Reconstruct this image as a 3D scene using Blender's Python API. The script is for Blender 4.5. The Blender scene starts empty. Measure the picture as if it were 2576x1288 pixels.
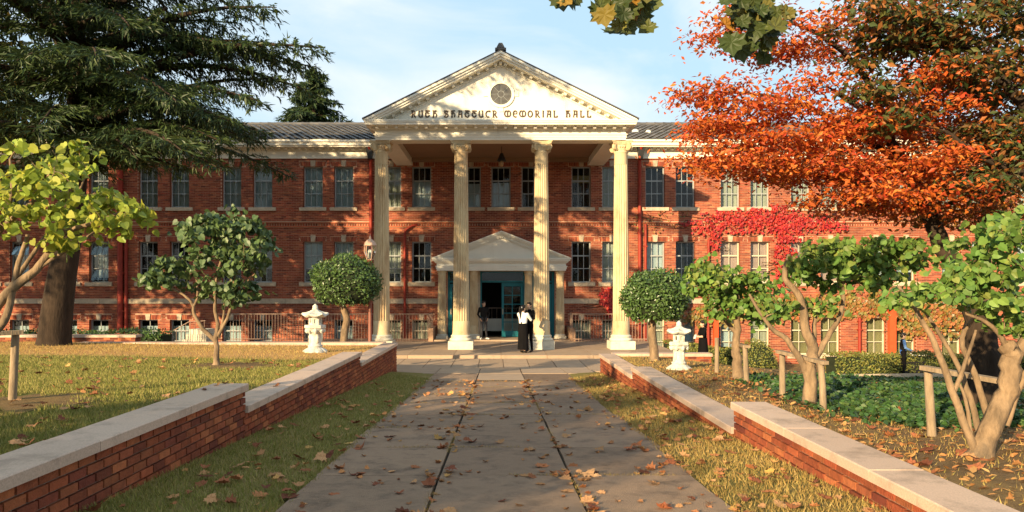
import bpy, math, random
import numpy as np
from mathutils import Vector, Matrix, Quaternion
random.seed(7)
rng = np.random.default_rng(7)
R = math.radians
S = bpy.context.scene
COL = S.collection

# ------------------------------------------------------------------ camera
CAMZ = 2.3
F, VX, VY = 1860.0, 1253.0, 722.0          # focal length and vanishing point on a 2576 wide picture
cam = bpy.data.cameras.new('camera')
camo = bpy.data.objects.new('camera', cam)
COL.objects.link(camo)
camo.location = (0, 0, CAMZ)
camo.rotation_euler = (R(90), 0, 0)
cam.sensor_width = 36
cam.lens = F / 2576 * 36
cam.shift_x = (1288 - VX) / 2576
cam.shift_y = (VY - 644) / 2576
cam.clip_start = 0.05
cam.clip_end = 2000
S.camera = camo
S.render.resolution_x, S.render.resolution_y = 1024, 512

# ------------------------------------------------------------------ sun and sky
SUN_AZ, SUN_EL = 35.0, 15.0                # behind the camera, to the left, low
sdir = Vector((-math.sin(R(SUN_AZ)) * math.cos(R(SUN_EL)), -math.cos(R(SUN_AZ)) * math.cos(R(SUN_EL)), math.sin(R(SUN_EL))))
sun = bpy.data.lights.new('sun', 'SUN')
sun.energy = 5.0
sun.angle = R(0.5)
sun.color = (1.0, 0.76, 0.44)
suno = bpy.data.objects.new('sun', sun)
COL.objects.link(suno)
suno.rotation_euler = sdir.to_track_quat('Z', 'Y').to_euler()
suno.location = sdir * 60

world = bpy.data.worlds.new('World')
S.world = world
world.use_nodes = True
wn = world.node_tree
wn.nodes.clear()
def wnode(t, **k):
    n = wn.nodes.new(t)
    for a, b in k.items():
        setattr(n, a, b)
    return n
sky = wnode('ShaderNodeTexSky', sky_type='NISHITA', sun_disc=False)
sky.sun_elevation = R(SUN_EL)
sky.sun_rotation = R(180 + SUN_AZ)
sky.air_density = 1.0
sky.dust_density = 0.6
sky.ozone_density = 1.6
tc = wnode('ShaderNodeTexCoord')
mp = wnode('ShaderNodeMapping')
mp.inputs['Scale'].default_value = (1.0, 1.0, 2.2)
wn.links.new(tc.outputs['Generated'], mp.inputs['Vector'])
nz = wnode('ShaderNodeTexNoise')
nz.inputs['Scale'].default_value = 3.0
nz.inputs['Detail'].default_value = 7
nz.inputs['Roughness'].default_value = 0.52
nz.inputs['Distortion'].default_value = 0.5
wn.links.new(mp.outputs[0], nz.inputs['Vector'])
ramp = wnode('ShaderNodeValToRGB')
ramp.color_ramp.elements[0].position = 0.40
ramp.color_ramp.elements[0].color = (0.0, 0.0, 0.0, 1)
ramp.color_ramp.elements[1].position = 0.64
ramp.color_ramp.elements[1].color = (0.86, 0.86, 0.86, 1)
wn.links.new(nz.outputs['Fac'], ramp.inputs[0])
mx = wnode('ShaderNodeMix', data_type='RGBA')
wn.links.new(sky.outputs[0], mx.inputs[6])
mx.inputs[0].default_value = 0.74                    # thin bright veil over the blue
mx.inputs[7].default_value = (4.9, 7.0, 8.3, 1)
mx2 = wnode('ShaderNodeMix', data_type='RGBA')       # soft sunlit cloud
wn.links.new(ramp.outputs[0], mx2.inputs[0])
wn.links.new(mx.outputs[2], mx2.inputs[6])
mx2.inputs[7].default_value = (7.4, 7.7, 8.0, 1)
bg = wnode('ShaderNodeBackground')
bg.inputs['Strength'].default_value = 0.064
wn.links.new(mx2.outputs[2], bg.inputs['Color'])
wo = wnode('ShaderNodeOutputWorld')
wn.links.new(bg.outputs[0], wo.inputs['Surface'])

S.view_settings.view_transform = 'Standard'
S.view_settings.look = 'None'
S.view_settings.exposure = 1.12
S.view_settings.gamma = 1.0
S.view_settings.use_curve_mapping = False
S.cycles.max_bounces = 6
S.cycles.transparent_max_bounces = 12

# ------------------------------------------------------------------ helpers
def PX(x, Y): return (x - VX) / F * Y
def PZ(y, Y): return CAMZ - (y - VY) / F * Y
def P(x, y, Y): return Vector((PX(x, Y), Y, PZ(y, Y)))

def nd(nt, t, **k):
    n = nt.nodes.new(t)
    for a, b in k.items():
        setattr(n, a, b)
    return n

def mat(name, cols, rnd=0.0, scale=4.0, mixv=0.35, rough=0.8, bump=0.0, bscale=40.0, trans=0.0, spec=0.3,
        dirt=None, metal=0.0, stretch=(1, 1, 1), detail=6):
    """cols: colours picked at random per piece; noise varies each by +-mixv; dirt=(colour, scale, low, high)"""
    m = bpy.data.materials.new(name)
    m.use_nodes = True
    nt = m.node_tree
    b = nt.nodes['Principled BSDF']
    L = nt.links.new
    geo = nd(nt, 'ShaderNodeNewGeometry')
    mpn = nd(nt, 'ShaderNodeMapping')
    mpn.inputs['Scale'].default_value = stretch
    L(geo.outputs['Position'], mpn.inputs['Vector'])
    if not isinstance(cols, list):
        cols = [cols]
    oi = nd(nt, 'ShaderNodeObjectInfo')
    ad = nd(nt, 'ShaderNodeMath', operation='ADD')
    L(geo.outputs['Random Per Island'], ad.inputs[0]); L(oi.outputs['Random'], ad.inputs[1])
    fr = nd(nt, 'ShaderNodeMath', operation='FRACT')
    L(ad.outputs[0], fr.inputs[0])
    cr = nd(nt, 'ShaderNodeValToRGB')
    el = cr.color_ramp.elements
    while len(el) < max(2, len(cols)):
        el.new(0.5)
    cc = cols if len(cols) > 1 else cols * 2
    for i, c in enumerate(cc):
        el[i].position = i / (len(cc) - 1)
        el[i].color = (*c, 1)
    L(fr.outputs[0], cr.inputs[0])
    col = cr.outputs[0]
    if rnd > 0:
        f2 = nd(nt, 'ShaderNodeMath', operation='MULTIPLY'); f2.inputs[1].default_value = 7.31
        L(fr.outputs[0], f2.inputs[0])
        f3 = nd(nt, 'ShaderNodeMath', operation='FRACT'); L(f2.outputs[0], f3.inputs[0])
        mr = nd(nt, 'ShaderNodeMapRange')
        mr.inputs[3].default_value = 1 - rnd; mr.inputs[4].default_value = 1 + rnd
        L(f3.outputs[0], mr.inputs[0])
        hs = nd(nt, 'ShaderNodeHueSaturation')
        L(mr.outputs[0], hs.inputs['Value']); L(col, hs.inputs['Color'])
        col = hs.outputs[0]
    if mixv > 0:
        n1 = nd(nt, 'ShaderNodeTexNoise')
        n1.inputs['Scale'].default_value = scale; n1.inputs['Detail'].default_value = detail; n1.inputs['Roughness'].default_value = 0.65
        L(mpn.outputs[0], n1.inputs['Vector'])
        m2 = nd(nt, 'ShaderNodeMapRange')
        m2.inputs[1].default_value = 0.3; m2.inputs[2].default_value = 0.7
        m2.inputs[3].default_value = 1 - mixv; m2.inputs[4].default_value = 1 + mixv
        L(n1.outputs['Fac'], m2.inputs[0])
        h2 = nd(nt, 'ShaderNodeHueSaturation')
        L(m2.outputs[0], h2.inputs['Value']); L(col, h2.inputs['Color'])
        col = h2.outputs[0]
    if dirt:
        n3 = nd(nt, 'ShaderNodeTexNoise')
        n3.inputs['Scale'].default_value = dirt[1]; n3.inputs['Detail'].default_value = 8; n3.inputs['Roughness'].default_value = 0.7
        L(mpn.outputs[0], n3.inputs['Vector'])
        m3 = nd(nt, 'ShaderNodeMapRange')
        m3.inputs[1].default_value = dirt[2]; m3.inputs[2].default_value = dirt[3]
        L(n3.outputs['Fac'], m3.inputs[0])
        mm = nd(nt, 'ShaderNodeMix', data_type='RGBA')
        L(m3.outputs[0], mm.inputs[0]); L(col, mm.inputs[6]); mm.inputs[7].default_value = (*dirt[0], 1)
        col = mm.outputs[2]
    L(col, b.inputs['Base Color'])
    b.inputs['Roughness'].default_value = rough
    b.inputs['Specular IOR Level'].default_value = spec
    b.inputs['Metallic'].default_value = metal
    if bump > 0:
        n4 = nd(nt, 'ShaderNodeTexNoise')
        n4.inputs['Scale'].default_value = bscale; n4.inputs['Detail'].default_value = 5
        L(mpn.outputs[0], n4.inputs['Vector'])
        bp = nd(nt, 'ShaderNodeBump')
        bp.inputs['Strength'].default_value = bump; bp.inputs['Distance'].default_value = 0.02
        L(n4.outputs['Fac'], bp.inputs['Height']); L(bp.outputs[0], b.inputs['Normal'])
    if trans > 0:
        tr = nd(nt, 'ShaderNodeBsdfTranslucent')
        L(col, tr.inputs['Color'])
        ms = nd(nt, 'ShaderNodeMixShader'); ms.inputs[0].default_value = trans
        L(b.outputs[0], ms.inputs[1]); L(tr.outputs[0], ms.inputs[2])
        L(ms.outputs[0], nt.nodes['Material Output'].inputs['Surface'])
    return m

def glass_mat(name, tint=(0.8, 0.85, 0.85), refl=-0.018, rough=0.06):
    m = bpy.data.materials.new(name); m.use_nodes = True
    nt = m.node_tree; L = nt.links.new
    nt.nodes.remove(nt.nodes['Principled BSDF'])
    t = nd(nt, 'ShaderNodeBsdfTransparent'); t.inputs[0].default_value = (*tint, 1)
    g = nd(nt, 'ShaderNodeBsdfGlossy'); g.inputs['Roughness'].default_value = rough
    n = nd(nt, 'ShaderNodeTexNoise'); n.inputs['Scale'].default_value = 3.0
    geo = nd(nt, 'ShaderNodeNewGeometry'); L(geo.outputs['Position'], n.inputs['Vector'])
    bp = nd(nt, 'ShaderNodeBump'); bp.inputs['Strength'].default_value = 0.12; bp.inputs['Distance'].default_value = 0.02
    L(n.outputs['Fac'], bp.inputs['Height']); L(bp.outputs[0], g.inputs['Normal'])
    fz = nd(nt, 'ShaderNodeFresnel'); fz.inputs[0].default_value = 1.5
    a = nd(nt, 'ShaderNodeMath', operation='ADD'); a.inputs[1].default_value = refl; a.use_clamp = True
    L(fz.outputs[0], a.inputs[0])
    ms = nd(nt, 'ShaderNodeMixShader')
    L(a.outputs[0], ms.inputs[0]); L(t.outputs[0], ms.inputs[1]); L(g.outputs[0], ms.inputs[2])
    L(ms.outputs[0], nt.nodes['Material Output'].inputs['Surface'])
    return m

WM = {}
def tag(o, label=None, cat=None, group=None, kind=None):
    if label: o['label'] = label
    if cat: o['category'] = cat
    if group: o['group'] = group
    if kind: o['kind'] = kind
    return o

def put(o, parent=None, world=None):
    COL.objects.link(o)
    w = world if world is not None else Matrix.Identity(4)
    WM[o.name] = w
    if parent is not None:
        o.parent = parent
        o.matrix_parent_inverse = WM[parent.name].inverted()
    o.matrix_basis = w
    return o

def empty(name, loc, label, cat, group=None):
    o = bpy.data.objects.new(name, None)
    o.empty_display_size = 0.2
    put(o, None, Matrix.Translation(Vector(loc)))
    return tag(o, label, cat, group)

def ob(name, me, m=None, parent=None, world=None):
    if m is not None and not me.materials:
        for q in (m if isinstance(m, (list, tuple)) else [m]):
            me.materials.append(q)
    o = bpy.data.objects.new(name, me)
    return put(o, parent, world)

class MB:
    def __init__(s): s.v, s.f, s.mi, s.sm = [], [], [], []
    def add(s, v, f, mi=0, sm=False):
        b = len(s.v)
        s.v += [tuple(p) for p in v]
        for q in f:
            s.f.append(tuple(i + b for i in q)); s.mi.append(mi); s.sm.append(sm)
        return s
    def box(s, x0, x1, y0, y1, z0, z1, mi=0):
        v = [(x0, y0, z0), (x1, y0, z0), (x1, y1, z0), (x0, y1, z0), (x0, y0, z1), (x1, y0, z1), (x1, y1, z1), (x0, y1, z1)]
        return s.add(v, [(0, 3, 2, 1), (4, 5, 6, 7), (0, 1, 5, 4), (1, 2, 6, 5), (2, 3, 7, 6), (3, 0, 4, 7)], mi)
    def quad(s, a, b, c, d, mi=0): return s.add([a, b, c, d], [(0, 1, 2, 3)], mi)
    def tube(s, pts, rad, n=8, mi=0, cap=True, sm=True):
        pts = [Vector(p) for p in pts]
        if not hasattr(rad, '__len__'): rad = [rad] * len(pts)
        t0 = (pts[1] - pts[0]).normalized()
        up = Vector((0, 0, 1)) if abs(t0.z) < 0.9 else Vector((1, 0, 0))
        u = t0.cross(up).normalized()
        vs = []
        for i, p in enumerate(pts):
            t = (pts[min(i + 1, len(pts) - 1)] - pts[max(i - 1, 0)])
            t = t.normalized() if t.length > 1e-9 else t0
            u = (u - t * u.dot(t))
            u = u.normalized() if u.length > 1e-6 else t.orthogonal().normalized()
            w = t.cross(u)
            for k in range(n):
                a = 2 * math.pi * k / n
                vs.append(p + (u * math.cos(a) + w * math.sin(a)) * rad[i])
        fs = []
        for i in range(len(pts) - 1):
            for k in range(n):
                fs.append((i * n + k, i * n + (k + 1) % n, (i + 1) * n + (k + 1) % n, (i + 1) * n + k))
        s.add(vs, fs, mi, sm)
        if cap:
            s.add(vs[:n], [tuple(range(n - 1, -1, -1))], mi); s.add(vs[-n:], [tuple(range(n))], mi)
        return s
    def lathe(s, prof, c=(0, 0, 0), n=24, mi=0, sm=True, sx=1, sy=1, rot=0):
        vs = []
        for (r, z) in prof:
            for k in range(n):
                a = 2 * math.pi * k / n + rot
                vs.append((c[0] + r * sx * math.cos(a), c[1] + r * sy * math.sin(a), c[2] + z))
        fs = [(i * n + k, i * n + (k + 1) % n, (i + 1) * n + (k + 1) % n, (i + 1) * n + k) for i in range(len(prof) - 1) for k in range(n)]
        s.add(vs, fs, mi, sm)
        s.add(vs[:n], [tuple(range(n - 1, -1, -1))], mi); s.add(vs[-n:], [tuple(range(n))], mi)
        return s
    def prism(s, poly, y0, y1, mi=0):
        """poly: (x,z) outline, counter-clockwise seen from -Y; extruded from y0 to y1"""
        n = len(poly)
        v = [(x, y0, z) for x, z in poly] + [(x, y1, z) for x, z in poly]
        f = [tuple(range(n)), tuple(range(2 * n - 1, n - 1, -1))]
        f += [(i, i + n, (i + 1) % n + n, (i + 1) % n) for i in range(n)]
        return s.add(v, f, mi)
    def mesh(s, name):
        me = bpy.data.meshes.new(name)
        me.from_pydata(s.v, [], s.f)
        me.polygons.foreach_set('material_index', s.mi)
        me.polygons.foreach_set('use_smooth', s.sm)
        me.update()
        return me
    def build(s, name, m, parent=None, world=None):
        return ob(name, s.mesh(name), m, parent, world)

def fast_mesh(name, V, Fa, smooth=False):
    """V (n,3), Fa (m,k) faces of one size"""
    me = bpy.data.meshes.new(name)
    V = np.ascontiguousarray(V, dtype=np.float32); Fa = np.ascontiguousarray(Fa, dtype=np.int32)
    me.vertices.add(len(V)); me.vertices.foreach_set('co', V.ravel())
    me.loops.add(Fa.size); me.loops.foreach_set('vertex_index', Fa.ravel())
    me.polygons.add(len(Fa)); me.polygons.foreach_set('loop_start', np.arange(0, Fa.size, Fa.shape[1], dtype=np.int32))
    me.polygons.foreach_set('use_smooth', np.full(len(Fa), bool(smooth)))
    me.update(calc_edges=True); me.validate()
    return me

def inst_mesh(name, T, TF, loc, rot, sc):
    """join copies of a template: T (k,3), TF (m,q), loc (n,3), rot (n,3,3), sc (n,3)"""
    n, k = len(loc), len(T)
    V = np.einsum('nij,nkj->nki', rot, T[None] * sc[:, None, :]) + loc[:, None, :]
    Fa = (TF[None] + (np.arange(n) * k)[:, None, None]).reshape(-1, TF.shape[1])
    return fast_mesh(name, V.reshape(-1, 3), Fa)

def template_mesh(name, T, TF, m):
    me = fast_mesh(name, T, TF)
    me.materials.append(m)
    return me

def in_view(loc):
    Y = np.maximum(loc[:, 1], 0.1)
    x = loc[:, 0] / Y * F + VX; y = VY - (loc[:, 2] - CAMZ) / Y * F
    return (loc[:, 1] > 1) & (x > -20) & (x < 2600) & (y > -20) & (y < 1310)

def pieces(name, many, T, TF, loc, rot, sc, m, parent, limit=300, label=None):
    """the pieces that show largest become objects of their own, the others one joined part"""
    loc = np.asarray(loc, float); rot = np.asarray(rot, float); sc = np.asarray(sc, float)
    if sc.ndim == 1: sc = np.repeat(sc[:, None], 3, 1)
    d = np.linalg.norm(loc - np.array([0, 0, CAMZ]), axis=1)
    score = sc.max(1) / d * np.where(in_view(loc), 1, 0.001)
    order = np.argsort(-score)
    own = order[:limit]
    me = template_mesh(name, T, TF, m)
    for i in own:
        M = Matrix(rot[i].tolist()).to_4x4() @ Matrix.Diagonal((*sc[i], 1))
        M.translation = Vector(loc[i])
        o = ob(name, me, None, parent, M)
    rest = order[limit:]
    if len(rest):
        rm = inst_mesh(many, T, TF, loc[rest], rot[rest], sc[rest])
        o = ob(many, rm, m, parent)
        o['kind'] = 'stuff'
        if label: o['label'] = label

def unit(v): return v / np.maximum(np.linalg.norm(v, axis=-1, keepdims=True), 1e-9)

def frames(yd, nrm):
    """rotation matrices with local Y along yd and local Z near nrm"""
    y = unit(yd); x = unit(np.cross(y, nrm)); z = np.cross(x, y)
    return np.stack([x, y, z], axis=2)

EYE = np.eye(3)
BOXT = np.array([(x, y, z) for z in (-.5, .5) for y in (-.5, .5) for x in (-.5, .5)], float)
BOXF = np.array([(0, 2, 3, 1), (4, 5, 7, 6), (0, 1, 5, 4), (1, 3, 7, 5), (3, 2, 6, 7), (2, 0, 4, 6)])
BRICKF = np.array([(0, 2, 3, 1), (4, 5, 7, 6), (0, 1, 5, 4), (1, 3, 7, 5), (2, 0, 4, 6)])   # no back face

def shade_smooth(o):
    o.data.polygons.foreach_set('use_smooth', [True] * len(o.data.polygons)); return o

# ------------------------------------------------------------------ terrain heights
def zpath(Y): return max(-0.11, 1.03 - 0.049 * max(Y, -25))
def zlawn(X, Y):
    return 1.03 - 0.0262 * (max(Y, -20) - 8) + 0.02 * math.sin(X * 0.7 + 1) * math.sin(Y * 0.5) + (0.012 * (-X - 4) if X < -4 else 0) * (1 if X > -12 else 0) + (0.096 if X <= -12 else 0)
_by = [-30, 4, 8, 14, 18.5, 19.8, 22, 33, 60]; _bz = [1.1, 0.98, 0.77, 0.66, 0.54, 0.36, -0.06, -0.25, -0.3]
def zgard(X, Y):
    b = float(np.interp(Y, _by, _bz))
    k = min(max((X - 4) / 8, 0), 1) * min(max((Y - 8) / 12, 0), 1)
    return b - 0.9 * k + 0.025 * math.sin(X * 1.3) * math.sin(Y * 0.9 + 1)

def on_ground(x, y, hz, Y0=3.0, Y1=34.0):
    """the point of the ground seen at picture position x, y"""
    Y = Y0
    while Y < Y1:
        p = P(x, y, Y)
        if p.z <= hz(p.x, Y): return Vector((p.x, Y, hz(p.x, Y)))
        Y += 0.03
    return P(x, y, Y1)
# ------------------------------------------------------------------ materials
M = {}
M['brick'] = mat('brick', [(0.30, 0.075, 0.035), (0.22, 0.042, 0.023), (0.36, 0.11, 0.048), (0.26, 0.058, 0.029), (0.15, 0.030, 0.019)], rnd=0.26, scale=0.9, mixv=0.26, rough=0.85, bump=0.3, bscale=60, dirt=((0.14, 0.035, 0.02), 0.55, 0.52, 0.78))
M['mortar'] = mat('mortar', (0.42, 0.25, 0.165), scale=2, mixv=0.25, rough=0.95)
M['wbrick'] = mat('garden brick', [(0.33, 0.088, 0.034), (0.25, 0.058, 0.025), (0.38, 0.12, 0.045), (0.15, 0.034, 0.02), (0.30, 0.08, 0.034)], rnd=0.22, scale=14, mixv=0.25, rough=0.85, bump=0.5, bscale=70)
M['wmortar'] = mat('garden mortar', (0.27, 0.20, 0.15), scale=12, mixv=0.35, rough=0.95, bump=0.4)
M['granite'] = mat('coping granite', [(0.55, 0.395, 0.295), (0.50, 0.37, 0.285), (0.59, 0.42, 0.31)], rnd=0.06, scale=90, mixv=0.20, rough=0.55, bump=0.08, dirt=((0.22, 0.165, 0.125), 3.0, 0.50, 0.76))
M['limestone'] = mat('limestone', (0.44, 0.35, 0.25), rnd=0.08, scale=5, mixv=0.18, rough=0.85, dirt=((0.22, 0.18, 0.14), 3, 0.55, 0.8))
M['column'] = mat('column stone', (0.58, 0.46, 0.28), scale=1.6, mixv=0.13, rough=0.8, bump=0.15, dirt=((0.34, 0.20, 0.10), 2.2, 0.46, 0.74), stretch=(1, 1, 0.3), detail=9)
M['plinth'] = mat('plinth stone', (0.60, 0.55, 0.44), scale=3, mixv=0.15, rough=0.85, dirt=((0.28, 0.24, 0.19), 2.5, 0.55, 0.8))
M['white'] = mat('white paint', (0.74, 0.70, 0.60), scale=1.2, mixv=0.06, rough=0.6, dirt=((0.50, 0.46, 0.38), 2.0, 0.56, 0.85), stretch=(1, 1, 0.3))
M['ceil'] = mat('portico ceiling', (0.26, 0.155, 0.09), scale=1, mixv=0.1, rough=0.7)
M['tile'] = mat('roof tile', [(0.085, 0.085, 0.09), (0.12, 0.115, 0.115), (0.07, 0.07, 0.075)], rnd=0.2, scale=3, mixv=0.2, rough=0.75)
M['frame'] = mat('window paint', (0.30, 0.32, 0.32), scale=8, mixv=0.15, rough=0.6)
M['frame_cream'] = mat('cream window paint', (0.50, 0.46, 0.34), scale=8, mixv=0.15, rough=0.6)
M['glass'] = glass_mat('window glass')
M['dark'] = mat('unlit room black', (0.012, 0.011, 0.010), mixv=0, rough=0.9)  # painted darkness of unlit interiors, for the sheets behind the windows
M['blind_grey'] = mat('grey blind', (0.66, 0.69, 0.72), rnd=0.12, scale=2, mixv=0.12, rough=0.9)
M['blind_cream'] = mat('cream blind', (0.55, 0.50, 0.40), rnd=0.12, scale=2, mixv=0.15, rough=0.9)
M['blind_pink'] = mat('pink curtain', (0.66, 0.42, 0.36), rnd=0.1, scale=2, mixv=0.12, rough=0.9)
M['blind_khaki'] = mat('khaki blind', (0.38, 0.30, 0.15), rnd=0.1, scale=2, mixv=0.15, rough=0.9)
M['teal'] = mat('teal door paint', (0.010, 0.150, 0.185), scale=3, mixv=0.15, rough=0.45)
M['redpipe'] = mat('red pipe paint', (0.26, 0.030, 0.016), scale=4, mixv=0.2, rough=0.6)
M['redbox'] = mat('red box pipe', (0.55, 0.075, 0.02), scale=4, mixv=0.15, rough=0.6)
M['iron'] = mat('railing paint', (0.30, 0.20, 0.15), scale=10, mixv=0.25, rough=0.6)
M['black'] = mat('black iron', (0.02, 0.018, 0.016), scale=10, mixv=0.2, rough=0.5)
M['letter'] = mat('bronze letters', (0.075, 0.050, 0.032), scale=6, mixv=0.3, rough=0.6)
M['concrete'] = mat('path concrete', [(0.29, 0.195, 0.128), (0.34, 0.228, 0.150), (0.245, 0.162, 0.108)], rnd=0.14, scale=2.6, mixv=0.22, rough=0.9, bump=0.9, bscale=140, dirt=((0.075, 0.055, 0.042), 2.6, 0.46, 0.74), detail=12)
M['slab'] = mat('plaza slabs', [(0.34, 0.24, 0.16), (0.38, 0.275, 0.19), (0.31, 0.22, 0.15)], rnd=0.06, scale=2, mixv=0.15, rough=0.85, bump=0.2, dirt=((0.22, 0.17, 0.12), 2, 0.55, 0.8))
M['joint'] = mat('joint soil', (0.035, 0.028, 0.02), scale=20, mixv=0.4, rough=1)
M['pit'] = mat('areaway render', (0.36, 0.22, 0.14), scale=3, mixv=0.2, rough=0.9)
M['bark'] = mat('pale bark', (0.22, 0.15, 0.09), scale=9, mixv=0.45, rough=0.95, bump=0.8, bscale=25, stretch=(1, 1, 0.4), dirt=((0.09, 0.07, 0.05), 6, 0.5, 0.75))
M['barkdark'] = mat('dark bark', (0.036, 0.024, 0.016), scale=8, mixv=0.5, rough=1, bump=1.0, bscale=18, stretch=(1, 1, 0.3))
M['post'] = mat('weathered post', (0.27, 0.20, 0.13), scale=14, mixv=0.35, rough=0.95, bump=0.4, stretch=(1, 1, 0.2))
M['stone'] = mat('lantern stone', (0.56, 0.54, 0.47), scale=7, mixv=0.2, rough=0.95, bump=0.6, bscale=45, dirt=((0.20, 0.19, 0.16), 9, 0.53, 0.75))

def ground_mat(name, cols, scales, rough=1.0):
    """three colours blended by two noises at different scales"""
    m = bpy.data.materials.new(name); m.use_nodes = True
    nt = m.node_tree; L = nt.links.new; b = nt.nodes['Principled BSDF']
    geo = nd(nt, 'ShaderNodeNewGeometry')
    prev = None
    def noise(sc, lo, hi):
        n = nd(nt, 'ShaderNodeTexNoise'); n.inputs['Scale'].default_value = sc; n.inputs['Detail'].default_value = 8; n.inputs['Roughness'].default_value = 0.7
        L(geo.outputs['Position'], n.inputs['Vector'])
        r = nd(nt, 'ShaderNodeMapRange'); r.inputs[1].default_value = lo; r.inputs[2].default_value = hi
        L(n.outputs['Fac'], r.inputs[0]); return r.outputs[0], n.outputs['Fac']
    col = None
    for i, c in enumerate(cols):
        if i == 0:
            rg = nd(nt, 'ShaderNodeRGB'); rg.outputs[0].default_value = (*c, 1); col = rg.outputs[0]; continue
        f, _ = noise(*scales[i - 1])
        mm = nd(nt, 'ShaderNodeMix', data_type='RGBA')
        L(f, mm.inputs[0]); L(col, mm.inputs[6]); mm.inputs[7].default_value = (*c, 1); col = mm.outputs[2]
    f, raw = noise(60, 0.2, 0.8)
    h = nd(nt, 'ShaderNodeHueSaturation')
    r = nd(nt, 'ShaderNodeMapRange'); r.inputs[1].default_value = 0.3; r.inputs[2].default_value = 0.7; r.inputs[3].default_value = 0.6; r.inputs[4].default_value = 1.4
    L(raw, r.inputs[0]); L(r.outputs[0], h.inputs['Value']); L(col, h.inputs['Color'])
    L(h.outputs[0], b.inputs['Base Color']); b.inputs['Roughness'].default_value = rough; b.inputs['Specular IOR Level'].default_value = 0.1
    bp = nd(nt, 'ShaderNodeBump'); bp.inputs['Strength'].default_value = 0.9; bp.inputs['Distance'].default_value = 0.03
    L(raw, bp.inputs['Height']); L(bp.outputs[0], b.inputs['Normal'])
    return m
M['lawn'] = ground_mat('lawn soil', [(0.13, 0.14, 0.035), (0.24, 0.17, 0.06), (0.10, 0.12, 0.03)], [(0.55, 0.48, 0.62), (2.5, 0.5, 0.7)])
M['dry'] = ground_mat('dry lawn', [(0.58, 0.33, 0.13), (0.46, 0.28, 0.11), (0.52, 0.26, 0.10)], [(0.8, 0.45, 0.65), (3, 0.5, 0.7)])
M['garden'] = ground_mat('garden soil', [(0.21, 0.135, 0.07), (0.26, 0.17, 0.07), (0.15, 0.10, 0.055)], [(0.6, 0.45, 0.6), (3, 0.48, 0.7)])
M['verge'] = ground_mat('verge grass soil', [(0.20, 0.17, 0.055), (0.28, 0.20, 0.085), (0.15, 0.14, 0.045)], [(0.9, 0.45, 0.65), (4, 0.5, 0.7)])
M['yard'] = mat('yard paving', (0.33, 0.25, 0.18), scale=2, mixv=0.2, rough=0.9)

# ------------------------------------------------------------------ the ground
def sheet(name, x0, x1, y0, y1, step, hz, m, skip=None, nx=None, ny=None):
    nx = nx or max(2, int((x1 - x0) / step)); ny = ny or max(2, int((y1 - y0) / step))
    xs = np.linspace(x0, x1, nx + 1); ys = np.linspace(y0, y1, ny + 1)
    V = [(x, y, hz(x, y)) for y in ys for x in xs]
    Fs = []
    for j in range(ny):
        for i in range(nx):
            if skip and skip((xs[i] + xs[i + 1]) / 2, (ys[j] + ys[j + 1]) / 2): continue
            a = j * (nx + 1) + i
            Fs.append((a, a + 1, a + nx + 2, a + nx + 1))
    me = fast_mesh(name, np.array(V), np.array(Fs), True)
    o = ob(name, me, m)
    o['kind'] = 'structure'
    return o

PC = 0.05     # path axis
WL, WR = -2.70, 2.55       # inner faces of the garden walls
sheet('ground', -400, 400, -400, 500, 60, lambda x, y: -1.9, M['garden'])
sheet('lawn', -46, WL - 0.30, -30, 14.9, 0.5, zlawn, M['lawn'])
sheet('dry_lawn', -46, WL - 0.30, 14.9, 20.0, 0.5, zlawn, M['dry'])
sheet('garden_bed', WR + 0.30, 46, -30, 33.0, 0.5, zgard, M['garden'], skip=lambda x, y: x < 6.3 and y > 18.8)
sheet('grass_verge', WL + 0.0, WR - 0.0, -30, 21.2, 0.35, lambda x, y: zpath(y) - (0.012 if abs(x - PC) > 1.45 else 0.06) + (0.05 * max(0, (abs(x - PC) - 1.6)) if y < 19 else -0.02), M['verge'])
sheet('forecourt', -30, 6.5, 20.0, 24.9, 0.7, lambda x, y: -0.135, M['yard'], skip=lambda x, y: (WL < x < WR + 0.2 and y < 21.2))
sheet('forecourt_side', WR + 0.2, 6.6, 18.6, 20.1, 0.5, lambda x, y: -0.14, M['yard'])
sheet('areaway_floor', -30, 6.8, 31.2, 33.3, 1, lambda x, y: -0.95, M['pit'])
sheet('side_yard', -46, -7.5, 24.7, 31.3, 1, lambda x, y: -0.14, M['garden'])

# path slabs
pathroot = empty('path', (PC, 8, zpath(8)), None, None); pathroot['kind'] = 'structure'
def slab_mesh(x0, x1, y0, y1, hz, th=0.06, jit=0.004, g=0.0):
    mb = MB()
    dz = [random.uniform(-jit, jit) for _ in range(4)]
    c = [(x0, y0), (x1, y0), (x1, y1), (x0, y1)]
    def edge_pts():
        out = []
        for k in range(4):
            a, b = c[k], c[(k + 1) % 4]
            for t in (0, 0.33, 0.66):
                x = a[0] + (b[0] - a[0]) * t; y = a[1] + (b[1] - a[1]) * t
                w = 0.007 if t else 0.004
                out.append((x + random.uniform(-w, w) * (1 if k in (1, 3) else 0.2), y + random.uniform(-w, w) * (1 if k in (0, 2) else 0.2)))
        return out
    e = edge_pts(); n = len(e)
    off = sum(dz) / 4
    top = [(x, y, hz(y) + off) for x, y in e]
    bot = [(x, y, hz(y) - th) for x, y in e]
    mb.add(top + bot, [tuple(range(n))] + [(i, i + n, (i + 1) % n + n, (i + 1) % n) for i in range(n)])
    return mb
JX = [-1.52, -0.49, 0.605, 1.64]
JY = [-26, -22, -18, -14, -10.5, -7.5, -5, -3, -1.0, 0.6, 2.0, 3.4, 4.79, 6.18, 7.57, 9.0, 10.3, 11.8, 13.2, 14.7, 16.15]
gp = 0.012
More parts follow.
